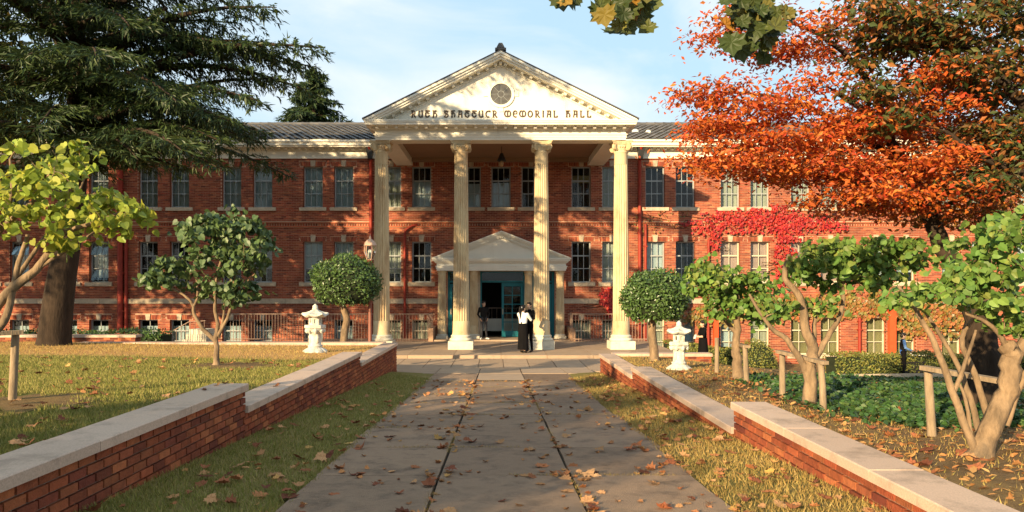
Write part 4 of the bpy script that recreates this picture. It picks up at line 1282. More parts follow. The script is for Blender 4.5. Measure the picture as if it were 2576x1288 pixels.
make_tree('redbud_tree', 'staked tree with four spreading stems and a wide flat green crown in the garden bed', p2,
    limbs_px([([(2035, 1022), (2038, 970), (2035, 920), (2046, 880), (2030, 840), (2022, 790), (2012, 745), (1975, 700), (1985, 640)], .095, .03), ([(2030, 940), (2005, 890), (1975, 850), (1940, 825), (1905, 775), (1885, 740)], .05, .015),
              ([(2052, 900), (2080, 850), (2110, 800), (2122, 750), (2118, 700), (2160, 660)], .045, .015), ([(2050, 890), (2048, 820, .2), (2060, 760, .4), (2090, 690, .5)], .035, .015), ([(2118, 710), (2180, 690), (2260, 665), (2330, 650)], .022, .01)], Y2),
    np.vstack([ell(2070, 650, 85, 40, Y2, .6, 36), ell(2190, 635, 95, 42, Y2, .7, 44), ell(2290, 640, 65, 38, Y2, .6, 26), ell(2160, 700, 100, 30, Y2, .6, 28), ell(2020, 680, 40, 28, Y2, .4, 10), ell(1960, 770, 34, 36, Y2, .3, 8), ell(2080, 770, 30, 20, Y2, .3, 5)]),
    .075, 13, HEART, HEARTF, .078, M['lf_redbud'], M['bark'], flat=.25, droop=.8, own=300, sun=.3)
p3 = on_ground(2470, 1150, gR); Y3 = p3.y
make_tree('redbud_tree', 'thick stubby staked tree with a sawn limb and several slanting stems in the garden bed', p3,
    limbs_px([([(2465, 1155), (2490, 1080), (2530, 1000), (2540, 930), (2545, 890), (2530, 868)], .088, .075), ([(2545, 900), (2580, 860), (2640, 800), (2660, 700)], .06, .03), ([(2450, 1130), (2395, 980), (2355, 870), (2315, 800), (2298, 770), (2260, 720)], .035, .012),
              ([(2475, 1135, .2), (2440, 1000, .3), (2400, 900, .4), (2350, 820, .4), (2330, 790, .4)], .03, .012), ([(2500, 1100, .3), (2455, 950, .4), (2420, 850, .5), (2470, 770, .4), (2480, 680, .4)], .032, .012), ([(2445, 1120), (2430, 1010), (2410, 960)], .02, .01),
              ([(2540, 905), (2520, 850), (2480, 810), (2430, 790)], .03, .01), ([(2400, 985), (2440, 880), (2455, 830)], .02, .01), ([(2530, 1070), (2570, 960), (2600, 900)], .03, .02)], Y3),
    np.vstack([ell(2475, 600, 70, 45, Y3, .45, 26), ell(2548, 575, 35, 40, Y3, .3, 12), ell(2490, 670, 80, 40, Y3, .45, 28), ell(2330, 745, 90, 22, Y3, .4, 20), ell(2490, 750, 85, 32, Y3, .4, 24), ell(2530, 810, 60, 25, Y3, .35, 12), ell(2245, 755, 40, 16, Y3, .3, 6), ell(2400, 720, 50, 20, Y3, .35, 9), ell(2425, 690, 30, 24, Y3, .3, 6)]),
    .055, 10, HEART, HEARTF, .062, M['lf_redbud'], M['bark'], flat=.25, droop=.8, own=300, sun=.3)

# ---- wooden stakes
def stake(label, posts, bar, Y, hz, r=.042):
    bx = on_ground(*posts[0][1], hz)
    e = empty('tree_stake', bx, label, 'tree stake')
    for (top, bot) in posts:
        b = on_ground(*bot, hz); t = P(top[0], top[1], b.y)
        MB().tube([b - Vector((0, 0, .1)), b.lerp(t, .5) + Vector((random.gauss(0, .006), 0, 0)), t], [r * 1.05, r, r * .95], 10).build('post', M['post'], e)
    b0 = on_ground(*posts[0][1], hz).y; b1 = on_ground(*posts[-1][1], hz).y if len(posts) > 1 else b0 + .2
    a = P(*bar[0], b0 - .05); c = P(*bar[1], b1 - .05)
    d = (c - a).normalized(); w = Vector((0, 0, 1)).cross(d).normalized() * .045; u = Vector((0, 0, .022))
    a -= d * .04; c += d * .04
    v = [p + s1 * w + s2 * u for p in (a, c) for s1, s2 in ((-1, -1), (1, -1), (1, 1), (-1, 1))]
    MB().add(v, [(3, 2, 1, 0), (4, 5, 6, 7), (0, 1, 5, 4), (1, 2, 6, 5), (2, 3, 7, 6), (3, 0, 4, 7)]).build('crossbar', M['post'], e)
stake('wooden stake frame tied to the knobbly tree nearest the stone lantern', [((1803, 850), (1803, 938)), ((1874, 868), (1879, 966))], ((1842, 862), (1880, 872)), Y1, gR)
stake('wooden stake frame with bowed crossbar around the four-stemmed tree', [((1968, 886), (1969, 1000)), ((2064, 912), (2072, 1030))], ((1962, 885), (2072, 912)), Y2, gR)
stake('wooden stake frame with long crossbar at the thick stubby tree', [((2334, 926), (2346, 1098)), ((2640, 975), (2650, 1150))], ((2330, 926), (2640, 980)), Y3, gR)
stake('wooden stake with crossbar on the lawn under the yellow-green tree', [((-90, 842), (-95, 1020)), ((39, 840), (30, 1010))], ((-90, 844), (46, 836)), YB, zlawn)

# ---- clipped balls
def topiary(label, base, trunk, cx, cy, rx, ry, Y, n=7000):
    r = empty('topiary_tree', base, label, 'topiary', 'clipped ball trees')
    mb = MB(); L = smooth_line([P(x, y, Y) for x, y in trunk])
    mb.tube(L, [.11 * (1.35 if k == 0 else 1) - .03 * k / len(L) for k in range(len(L))], 10)
    top = L[-1]
    c = P(cx, cy, Y); a = rx / F * Y; b = ry / F * Y
    for k in range(9):
        an = k * .7; q = c + Vector((math.cos(an) * a * .7, math.sin(an) * a * .7, b * .1))
        mb.tube(smooth_line([top - Vector((0, 0, .08)), top.lerp(q, .5) + Vector((0, 0, .15)), q], 3), [.045, .04, .036, .03, .024, .016, .01], 5)
    mb.build('trunk', M['bark'], r)
    u = unit(rng.normal(0, 1, (n, 3)))
    keep = u[:, 2] > -.78
    u = u[keep]; m_ = len(u)
    lump = 1 + .05 * np.sin(u[:, 0] * 6 + u[:, 2] * 4 + cx) + .04 * np.sin(u[:, 1] * 9 + u[:, 2] * 7 + u[:, 0] * 5) + .02 * np.sin(u[:, 0] * 17 + u[:, 2] * 13)
    rad = rng.uniform(.88, 1.03, m_) * lump * np.where(rng.uniform(0, 1, m_) > .97, 1.06, 1)
    prof = np.where(u[:, 2] < 0, .93, 1.0)
    loc = np.array(c) + u * np.array([a, a, b]) * (rad * prof)[:, None]
    loc[:, 2] = np.maximum(loc[:, 2], c.z - b * .80 + rng.uniform(-.06, .06, m_))
    nrm = unit(u + rng.normal(0, .55, (m_, 3)))
    rot = frames(rng.normal(0, 1, (m_, 3)), nrm)
    o = ob('crown', inst_mesh('crown', OVAL, OVALF, loc, rot, rng.uniform(.7, 1.25, m_)[:, None] * .072 * np.ones((1, 3))), M['lf_top'], r); o['kind'] = 'stuff'
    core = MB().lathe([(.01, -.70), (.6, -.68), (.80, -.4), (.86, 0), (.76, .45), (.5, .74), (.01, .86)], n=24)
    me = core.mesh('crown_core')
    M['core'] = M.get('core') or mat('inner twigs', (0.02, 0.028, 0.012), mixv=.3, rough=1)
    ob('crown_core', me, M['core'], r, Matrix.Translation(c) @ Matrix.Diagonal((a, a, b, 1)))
pt = on_ground(866, 864, zlawn)
topiary('round clipped tree beside the lamp post at the end of the lawn', pt, [(864, 866), (868, 830), (872, 800), (862, 770), (858, 740)], 871, 714, 90, 72, pt.y)
pt = on_ground(1645, 907, zgard)
topiary('round clipped tree on a slim stem behind the short planter wall', pt, [(1646, 908), (1645, 880), (1640, 840), (1642, 800), (1645, 770)], 1648, 752, 85, 72, pt.y)

# ---- stone lanterns
def stone_lantern(label, x, y, ytop, hz):
    b = on_ground(x, y, hz); h = (y - ytop) / F * b.y; s = h / 1.10
    r = empty('stone_lantern', b, label, 'stone lantern', 'carved stone lanterns')
    W = Matrix.Translation(b - Vector((0, 0, .02))) @ Matrix.Scale(s, 4) @ Matrix.Rotation(.25, 4, 'Z')
    def part(name, mb): return mb.build(name, M['stone'], r, W)
    # lotus foot
    mb = MB(); n = 32; prof = [(.27, 0), (.265, .05), (.20, .10), (.15, .13), (.145, .15)]
    vs = []
    for j, (rr, z) in enumerate(prof):
        for k in range(n):
            a = 2 * math.pi * k / n; q = rr * (1 + (.07 if k % 4 else -.06) * (1 - j / 4)); vs.append((q * math.cos(a), q * math.sin(a), z))
    mb.add(vs, [(i * n + k, i * n + (k + 1) % n, (i + 1) * n + (k + 1) % n, (i + 1) * n + k) for i in range(4) for k in range(n)] + [tuple(range(n - 1, -1, -1)), tuple(range(4 * n, 5 * n))])
    part('foot', mb)
    mb = MB().lathe([(.15, .14), (.165, .16), (.165, .18), (.135, .19), (.13, .26), (.125, .36), (.13, .42), (.15, .45)], n=16)
    for k in range(4):    # carved figures on the stem
        a = math.pi / 2 * k + .4
        mb.lathe([(.02, .22), (.045, .26), (.04, .33), (.05, .37), (.03, .42)], (.11 * math.cos(a), .11 * math.sin(a), 0), 8)
    part('stem', mb)
    mb = MB().lathe([(.13, .44), (.19, .48), (.22, .53), (.21, .545)], n=8, sm=False)
    for k in range(8):
        a = math.pi / 4 * k; mb.lathe([(.02, .45), (.05, .49), (.045, .53), (.02, .555)], (.18 * math.cos(a), .18 * math.sin(a), 0), 6)
    mb.lathe([(.225, .556), (.235, .57), (.235, .62), (.22, .635)], n=6, sm=False)
    part('platform', mb)
    fb = MB()
    for k in range(6):    # fire box: six posts with openings between, two of them windows
        a = math.pi / 3 * k + math.pi / 6
        c, s_ = math.cos(a), math.sin(a); t = (-s_, c)
        ap = .125; hwid = .072
        def q(u, z, d): return (c * d + t[0] * u, s_ * d + t[1] * u, z)
        for (u0, u1, z0, z1) in ((-hwid, -.028, .635, .80), (.028, hwid, .635, .80), (-.028, .028, .635, .675), (-.028, .028, .765, .80)):
            v = [q(u0, z0, ap), q(u1, z0, ap), q(u1, z1, ap), q(u0, z1, ap), q(u0 * .7, z0, ap - .04), q(u1 * .7, z0, ap - .04), q(u1 * .7, z1, ap - .04), q(u0 * .7, z1, ap - .04)]
            fb.add(v, [(0, 1, 2, 3), (7, 6, 5, 4), (0, 4, 5, 1), (1, 5, 6, 2), (2, 6, 7, 3), (3, 7, 4, 0)])
        if k % 3: fb.add([q(-.03, .67, ap - .02), q(.03, .67, ap - .02), q(.03, .77, ap - .02), q(-.03, .77, ap - .02)], [(0, 1, 2, 3)])
    part('fire_box', fb)
    # roof with turned-up corners
    mb = MB(); n = 36; vs = []
    for j, (rr, z) in enumerate([(.10, .80), (.25, .805), (.285, .835), (.27, .865), (.19, .90), (.12, .945), (.07, .975), (.05, .985)]):
        for k in range(n):
            a = 2 * math.pi * k / n; f = abs((k % 6) - 3) / 3     # 1 at the corners
            hexr = 1 / max(math.cos(((a + math.pi / 6) % (math.pi / 3)) - math.pi / 6), .8) if False else 1
            cor = (f ** 2); up = .045 * cor if 1 <= j <= 3 else (.02 * cor if j == 4 else 0)
            q = rr * (.90 + .16 * cor if j < 6 else 1); vs.append((q * math.cos(a), q * math.sin(a), z + up))
    mb.add(vs, [(i * n + k, i * n + (k + 1) % n, (i + 1) * n + (k + 1) % n, (i + 1) * n + k) for i in range(7) for k in range(n)] + [tuple(range(n - 1, -1, -1)), tuple(range(7 * n, 8 * n))])
    part('roof', mb)
    part('finial', MB().lathe([(.05, .98), (.07, 1.0), (.055, 1.02), (.06, 1.04), (.055, 1.065), (.03, 1.085), (.008, 1.105)], n=14))
stone_lantern('weathered white stone lantern on the dry lawn before the clipped tree and lamp post', 793, 886, 763, zlawn)
stone_lantern('weathered white stone lantern in the garden bed beside the staked trees', 1708, 929, 805, zgard)

# ---- lamp post
xl_, yl_ = PX(931, 20.8), 20.8
lam = empty('lamp_post', (xl_, yl_, -.13), 'reddish iron lamp post with a glass lantern beside the first tall column', 'lamp post')
M['lampred'] = mat('lamp post paint', (0.20, 0.075, 0.05), mixv=.15, rough=.5)
M['lampcage'] = mat('lamp cage paint', (0.46, 0.30, 0.22), mixv=.15, rough=.5)
MB().lathe([(.16, -.13), (.16, .05), (.10, .10), (.09, .5), (.06, .6), (.05, 1.6), (.045, 2.85), (.065, 2.87), (.045, 2.9), (.04, 3.0), (.07, 3.03), (.09, 3.06), (.05, 3.07)], (xl_, yl_, 0), 16).build('pole', M['lampred'], lam)
cg = MB()
for k in range(6):
    a = math.pi / 3 * k
    cg.tube([(xl_ + .085 * math.cos(a), yl_ + .085 * math.sin(a), 3.07), (xl_ + .165 * math.cos(a), yl_ + .165 * math.sin(a), 3.30), (xl_ + .15 * math.cos(a), yl_ + .15 * math.sin(a), 3.46)], .011, 5)
cg.lathe([(.085, 3.065), (.09, 3.085), (.05, 3.09)], (xl_, yl_, 0), 6, sm=False)
cg.lathe([(.165, 3.45), (.185, 3.47), (.15, 3.55), (.09, 3.62), (.04, 3.65), (.03, 3.68), (.035, 3.70), (.012, 3.73), (.004, 3.80)], (xl_, yl_, 0), 6, sm=False)
cg.build('lantern_cage', M['lampcage'], lam)
gl = MB(); gl.lathe([(.08, 3.075), (.158, 3.30), (.145, 3.455)], (xl_, yl_, 0), 6, sm=False)
gl.build('lantern_glass', M['glass'], lam)
M['bulb'] = mat('white bulb', (0.85, 0.80, 0.70), mixv=0, rough=.3)
MB().lathe([(.03, 3.10), (.05, 3.14), (.065, 3.22), (.055, 3.32), (.02, 3.36)], (xl_, yl_, 0), 12).build('bulb', M['bulb'], lam)

# ---- the big cedar
def cedar(name, label, base, stems, zlo, zhi, nb, Lmax, Lmin, special, needle, nlat, dens, group=None, azbias=None, rise=.05, seed=3, ksz=1.0, lexp=.9, cut=None):
    r = empty(name, base, label, 'tree', group)
    rs = np.random.default_rng(seed); mb = MB()
    main = smooth_line(stems[0][0], 5)
    for pts, r0, r1 in stems:
        L = smooth_line(pts, 5); rad = [r0 + (r1 - r0) * k / (len(L) - 1) for k in range(len(L))]
        if pts is stems[0][0]: rad[0] *= 1.25; rad[1] *= 1.08
        mb.tube(L, rad, 12)
    zz = np.array([p.z for p in main])
    def at(z):
        i = int(np.clip(np.searchsorted(zz, z), 1, len(main) - 1)); t = (z - zz[i - 1]) / max(zz[i] - zz[i - 1], 1e-6)
        return main[i - 1].lerp(main[i], min(max(t, 0), 1))
    br = []
    for k in range(nb):
        t = (k + rs.uniform(0, 1)) / nb; z = zlo + (zhi - zlo) * t
        az = k * 2.4 + rs.normal(0, .3)
        ln = (Lmax + (Lmin - Lmax) * t ** lexp) * rs.uniform(.75, 1.1)
        if cut and z < cut: ln *= .74
        br.append((at(z), az, ln, rise + rs.normal(0, .06)))
    for (p, q) in special:
        q = Vector(q); p = at(p); d = q - p
        br.append((p, math.atan2(d.y, d.x), math.hypot(d.x, d.y), d.z / max(math.hypot(d.x, d.y), .1), True))
    LOC, DIR = [], []
    for b in br:
        p0, az, ln, up = b[:4]; fixed = len(b) > 4
        d = Vector((math.cos(az), math.sin(az), 0)); sd = Vector((-d.y, d.x, 0))
        n = max(5, int(ln / .35)); ax = []
        for i in range(n + 1):
            s = i / n
            z = (up * s + .10 * math.sin(math.pi * s) - (0 if fixed else .06 * s * s)) * ln
            ax.append(p0 + d * ln * s + sd * (.04 * ln * math.sin(s * 3 + az)) + Vector((0, 0, z)))
        mb.tube(ax, [max(.012, (.022 * ln) * (1 - i / n * .9)) for i in range(n + 1)], 5)
        for i in range(1, n + 1):
            s = i / n
            for sg in (-1, 1):
                for rep in range(nlat):
                    ll = (.30 + .26 * ln * (1 - s) ** .7 * (.5 + s)) * rs.uniform(.6, 1.2)
                    q0 = ax[i - 1].lerp(ax[i], rs.uniform(0, 1))
                    ld = (d * rs.uniform(.35, .9) + sd * sg + Vector((0, 0, rs.normal(-.05, .12)))).normalized()
                    m = max(3, int(ll / .10))
                    for j in range(m):
                        t = (j + .5) / m
                        c = q0 + ld * ll * t + Vector((0, 0, -.22 * ll * t * t))
                        for _ in range(dens):
                            LOC.append((c.x + rs.normal(0, .035), c.y + rs.normal(0, .035), c.z + rs.normal(0, .02)))
                            DIR.append((ld.x + rs.normal(0, .55), ld.y + rs.normal(0, .55), rs.normal(-.45, .45)))
            # hanging tips below the axis
        for _ in range(int(ln * 6)):
            s = rs.uniform(.25, 1); q0 = ax[int(s * n)]
            for j in range(4):
                LOC.append((q0.x + rs.normal(0, .05), q0.y + rs.normal(0, .05), q0.z - j * .07)); DIR.append((rs.normal(0, .3), rs.normal(0, .3), -1))
    mb.build('trunk', M['barkdark'], r)
    LOC = np.array(LOC); DIR = np.array(DIR); n = len(LOC)
    rot = frames(DIR, unit(rs.normal(0, .5, (n, 3)) + np.array([0, 0, 1.0])))
    sc = rs.uniform(.6, 1.3, n)[:, None] * np.array([[needle * ksz * 1.1, needle, needle]])
    o = ob('crown', inst_mesh('crown', NDL, NDLF, LOC, rot, sc), M['lf_cedar'], r); o['kind'] = 'stuff'
    return n
pc = on_ground(135, 868, zlawn); Yc = pc.y
cz = lambda y: PZ(y, Yc)
st = [([P(135, 880, Yc), P(142, 800, Yc), P(155, 700, Yc), P(172, 600, Yc), P(188, 480, Yc), P(200, 330, Yc), P(203, 200, Yc), P(196, 60, Yc), P(188, -100, Yc + .2), P(182, -400, Yc + .3), P(180, -950, Yc + .3)], .40, .05),
      ([P(203, 250, Yc), P(170, 150, Yc + .1), P(130, 40, Yc), P(100, -100, Yc - .2), P(80, -280, Yc - .2)], .22, .05), ([P(205, 330, Yc), P(260, 210, Yc - .2), P(330, 90, Yc - .5), P(420, 20, Yc - .8)], .16, .04)]
nn = cedar('cedar_tree', 'huge dark cedar with layered drooping branches and a thick leaning trunk on the lawn', pc, st, cz(425), cz(-930), 92, 7.6, 2.2,
    [(cz(250), P(815, 118, Yc - 1)), (cz(160), P(690, 15, Yc - 1.5)), (cz(330), P(730, 200, Yc + .5)), (cz(380), P(660, 330, Yc - 1.2)), (cz(400), P(540, 420, Yc - 2)), (cz(420), P(470, 430, Yc - 1)), (cz(300), P(640, 250, Yc - 2.5)),
     (cz(200), P(700, 110, Yc)), (cz(120), P(600, 60, Yc + 1)), (cz(60), P(680, -60, Yc - 1)), (cz(380), P(330, 400, Yc - 3)), (cz(300), P(60, 330, Yc - 4)), (cz(200), P(20, 150, Yc - 4)), (cz(350), P(-200, 350, Yc - 2)), (cz(100), P(300, 60, Yc - 4)), (cz(380), P(200, 390, Yc - 3)), (cz(250), P(420, 250, Yc - 4)), (cz(330), P(560, 300, Yc - 3))],
    .19, 2, 3, ksz=1.35, lexp=2.4, cut=9.6)
# background conifer beyond the roof
Yk = 52.0
kb = (PX(785, Yk), Yk, -1.8)
cedar('conifer_tree', 'pointed dark conifer rising behind the roof of the hall', kb, [([Vector(kb), P(787, 400, Yk), P(790, 250, Yk), P(795, 165, Yk)], .35, .04)], PZ(420, Yk), PZ(178, Yk), 50, 6.0, .5, [], .42, 2, 2, seed=5, rise=-.02, ksz=1.5)

# ---- the flame-coloured tree and the green tree at the side of the garden
pz_ = on_ground(2478, 1022, zgard); Yz = pz_.y
make_tree('autumn_tree', 'large spreading tree with orange and red autumn leaves in front of the side wing', pz_,
    limbs_px([([(2478, 1030), (2475, 900), (2460, 780), (2430, 700)], .26, .16), ([(2435, 720), (2370, 620), (2330, 520), (2280, 420), (2200, 300), (2100, 230)], .14, .03), ([(2460, 760), (2480, 600, .5), (2490, 450, .8), (2480, 300, 1), (2460, 100, 1)], .13, .03), ([(2330, 520), (2200, 470, .3), (2050, 440, .5), (1900, 420, .5)], .06, .015),
              ([(2280, 420), (2150, 330, .5), (1980, 250, .6), (1800, 230, .6)], .06, .012), ([(2480, 560, .5), (2540, 420, 1), (2620, 300, 1.4)], .08, .02), ([(2250, 380), (2180, 200), (2050, 80), (1900, 40)], .06, .012), ([(2340, 540), (2260, 520, .3), (2140, 515, .5)], .04, .012)], Yz),
    np.vstack([ell(1850, 60, 85, 26, Yz, .8, 26), ell(1980, 100, 110, 40, Yz, 1.0, 32), ell(1780, 240, 80, 22, Yz, .8, 20), ell(1890, 290, 130, 28, Yz, 1.1, 36), ell(2030, 235, 80, 22, Yz, 1, 14), ell(1800, 320, 90, 20, Yz, .8, 20), ell(1960, 370, 140, 30, Yz, 1.2, 42), ell(2120, 340, 130, 44, Yz, 1.3, 50), ell(2060, 425, 150, 30, Yz, 1.3, 46), ell(1860, 415, 110, 22, Yz, 1, 24), ell(1780, 385, 60, 20, Yz, .8, 9),
               ell(2240, 270, 120, 90, Yz, 1.6, 60), ell(2250, 430, 120, 45, Yz, 1.6, 50), ell(2280, 505, 150, 30, Yz, 1.6, 44), ell(2120, 495, 110, 26, Yz, 1.2, 24), ell(2160, 60, 120, 60, Yz, 1.6, 40)]),
    .19, 48, DIA, DIAF, .080, M['lf_orange'], M['barkdark'], flat=.5, droop=.5, squash=.28, sun=.3, twig=.014,
    more=(np.vstack([ell(2440, 400, 160, 130, Yz + .6, 1.6, 100), ell(2500, 160, 150, 150, Yz + .8, 1.6, 80), ell(2340, 330, 110, 100, Yz + .6, 1.4, 60), ell(2450, 540, 120, 36, Yz, 1.4, 34)]), M['lf_olive']))
Yg = 9.2
pg = Vector((PX(2822, Yg), Yg, zgard(PX(2822, Yg), Yg)))
make_tree('maple_tree', 'dark green leafy tree hanging over the orange tree at the garden side', pg,
    limbs_px([([(2822, 1050), (2800, 800), (2740, 500), (2700, 300)], .2, .12), ([(2730, 480), (2600, 300), (2480, 160), (2350, 60)], .09, .02), ([(2760, 580), (2620, 460), (2480, 400), (2380, 330)], .07, .02), ([(2710, 330), (2640, 100), (2560, -80)], .09, .03)], Yg),
    np.vstack([ell(2180, 50, 90, 36, Yg, .7, 18), ell(2290, 80, 110, 46, Yg, .9, 34), ell(2430, 70, 140, 60, Yg, 1.2, 54), ell(2190, 235, 55, 26, Yg, .5, 9), ell(2180, 150, 50, 24, Yg, .5, 6), ell(2370, 180, 110, 34, Yg, 1, 22), ell(2530, 200, 80, 60, Yg, 1, 24), ell(2500, 340, 80, 50, Yg, .9, 16), ell(2240, 305, 45, 30, Yg, .5, 8), ell(2560, -60, 240, 90, Yg, 1.5, 60), ell(2440, 470, 90, 30, Yg, .8, 12), ell(2550, 430, 50, 50, Yg, .8, 12), ell(2700, 150, 100, 250, Yg, 1.5, 60)]),
    .12, 36, DIA, DIAF, .105, M['lf_green'], M['barkdark'], flat=.5, droop=.55, squash=.45, sun=.1, twig=.012)

# ---- plane tree whose twigs hang into the view: trunk beside the path, behind the viewer
pb = Vector((4.6, -1.5, zgard(4.6, -1.5)))
def plane_tree(label, base, H, crown, n, hang=None, lsz=.26, seed=1, per=40, group=None, margin=250):
    base = Vector(base)
    lim = [([base, base + Vector((.1, .1, H * .25)), base + Vector((0, .2, H * .45)), base + Vector((.1, .1, H * .75))], .30, .12)]
    for k in range(6):
        a = k * 1.05 + seed; zz = H * (.34 + .07 * k)
        lim.append(([base + Vector((0, .15, zz)), base + Vector((math.cos(a) * crown * .4, math.sin(a) * crown * .4, zz + H * .12)), base + Vector((math.cos(a) * crown * .8, math.sin(a) * crown * .8, zz + H * .2))], .11, .03))
    u = unit(rng.normal(0, 1, (n, 3))) * (rng.uniform(.05, 1, (n, 1)) ** (1 / 2.4)) * np.array([crown, crown, H * .33])
    cl = u + np.array(base) + np.array([0, 0, H * .66])
    extra = []
    if hang is not None:
        for (L, r0, r1) in hang: lim.append((L, r0, r1))
    # keep the crown out of the view itself
    Yv = np.maximum(cl[:, 1], .05); sx = cl[:, 0] / Yv * F + VX; sy = VY - (cl[:, 2] - CAMZ) / Yv * F
    bad = (cl[:, 1] > .3) & (sx > -margin) & (sx < 2830) & (sy > -260)
    cl = cl[~bad]
    return make_tree('plane_tree', label, base, lim, cl, .34, per, DIA, DIAF, lsz, M['lf_plane'], M['bark'], flat=.4, droop=.4, squash=.7, twig=.02, sides=10, group=group)
hangs = [([Vector((4.6, -1.3, 5.0)), Vector((3.8, 1.2, 5.3)), Vector((2.6, 3.2, 5.0)), P(1905, -130, 4.9), P(1890, 20, 4.8), P(1880, 90, 4.8)], .07, .008),
         ([Vector((3.4, 1.9, 5.25)), Vector((2.2, 3.4, 5.1)), P(1620, -160, 4.9), P(1590, -20, 4.8), P(1580, 40, 4.8)], .03, .006), ([P(1640, -170, 4.9), P(1500, -120, 4.8), P(1450, -20, 4.8)], .012, .005)]
plane_root = plane_tree('tall plane tree whose leafy twigs hang in front of the sky', pb, 11.5, 3.6, 130, hangs, seed=1)
lv, lf_ = plane_leaf(.35, .12, .2)
spots = []
for (cx, cy, rx, ry, n) in ((1445, 5, 45, 18, 7), (1560, 20, 50, 26, 12), (1575, 62, 65, 22, 9), (1625, 15, 28, 30, 6), (1880, 85, 60, 50, 16), (1900, 130, 42, 26, 6), (1935, 25, 60, 34, 10), (1860, 20, 45, 20, 6), (1955, 70, 24, 34, 4), (1540, 35, 60, 26, 8), (1890, 60, 60, 44, 10)):
    for k in range(n):
        a = rng.uniform(0, 2 * math.pi); q = math.sqrt(rng.uniform(0, 1))
        spots.append(P(cx + rx * q * math.cos(a), cy + ry * q * math.sin(a), 4.8 + rng.normal(0, .14)))
loc = np.array([tuple(s) for s in spots]); n = len(loc)
yd = np.stack([rng.normal(0, .55, n), rng.normal(0, .35, n), -np.ones(n)], 1)
nr = np.stack([rng.normal(0, .5, n), -np.ones(n) * .8, rng.normal(.5, .4, n)], 1)
rot = frames(yd, unit(nr)); sz = rng.uniform(.09, .15, n)
loc = loc - np.einsum('nij,j->ni', rot, np.array([0, .45, 0])) * sz[:, None]
M['lf_hang'] = leafmat('hanging plane leaves', [(0.055, 0.080, 0.020), (0.035, 0.055, 0.015), (0.10, 0.115, 0.025), (0.04, 0.06, 0.018), (0.06, 0.08, 0.02), (0.16, 0.15, 0.03), (0.42, 0.19, 0.03)], trans=.3)  # darker copy of the plane leaves, backlit look put into the colour
pieces('leaf', 'leaves', lv, lf_, loc, rot, sz, M['lf_hang'], plane_root)
# unseen trees outside the picture, put in to shade the path and the wing
def small_tree(label, base, cen, r_, n):
    base = Vector(base); cen = Vector(cen)
    lim = [([base, base.lerp(cen, .4) + Vector((.08, 0, 0)), base.lerp(cen, .75)], .08, .04)]
    for k in range(5):
        a = k * 1.26; q = cen + Vector((math.cos(a) * r_ * .7, math.sin(a) * r_ * .7, .2))
        lim.append(([base.lerp(cen, .55), base.lerp(q, .75) + Vector((0, 0, .1)), q], .04, .012))
    u = unit(rng.normal(0, 1, (n, 3))) * (rng.uniform(.05, 1, (n, 1)) ** (1 / 2.3)) * np.array([r_, r_, r_ * .62])
    make_tree('redbud_tree', label, base, lim, np.array(cen) + u, .13, 26, HEART, HEARTF, .10, M['lf_redbud'], M['bark'], flat=.25, droop=.8)
small_tree('unseen low-crowned tree shading the path, behind the shaded wall near its start', (-5.9, -.6, zlawn(-5.9, -.6)), (-5.75, -.7, 3.0), 1.4, 70)
small_tree('unseen broad low tree shading the path, between its start and the yellow-green tree', (-8.6, -1.2, zlawn(-8.6, -1.2)), (-8.5, -1.2, 4.1), 1.7, 84)
plane_tree('unseen plane tree shading the path, standing farthest back beside the approach', (-15.0, -13.0, zlawn(-15, -13)), 7.6, 3.0, 100, seed=2, per=38)
plane_tree('unseen plane tree at the far side of the lawn before the cedar', (-23.0, 6.0, zlawn(-23, 6)), 12.0, 4.2, 110, seed=4, per=38)

plane_tree('unseen plane tree shading the wing, standing next beyond the cedar', (-22.5, 19.5, zlawn(-22.5, 19)), 14.0, 4.6, 240, seed=5, per=50, margin=0, lsz=.36)  # this tree and the next two are added to deepen the wing's shade
plane_tree('unseen plane tree shading the wing, standing second beyond the cedar', (-31.0, 17.0, zlawn(-31, 17)), 14.0, 4.6, 200, seed=6, per=46, lsz=.36)
plane_tree('broad tree added to shade the wing, at the yard edge beyond the cedar', (-18.6, 22.0, -.14), 13.5, 4.4, 300, seed=7, per=52, margin=-60, lsz=.36)
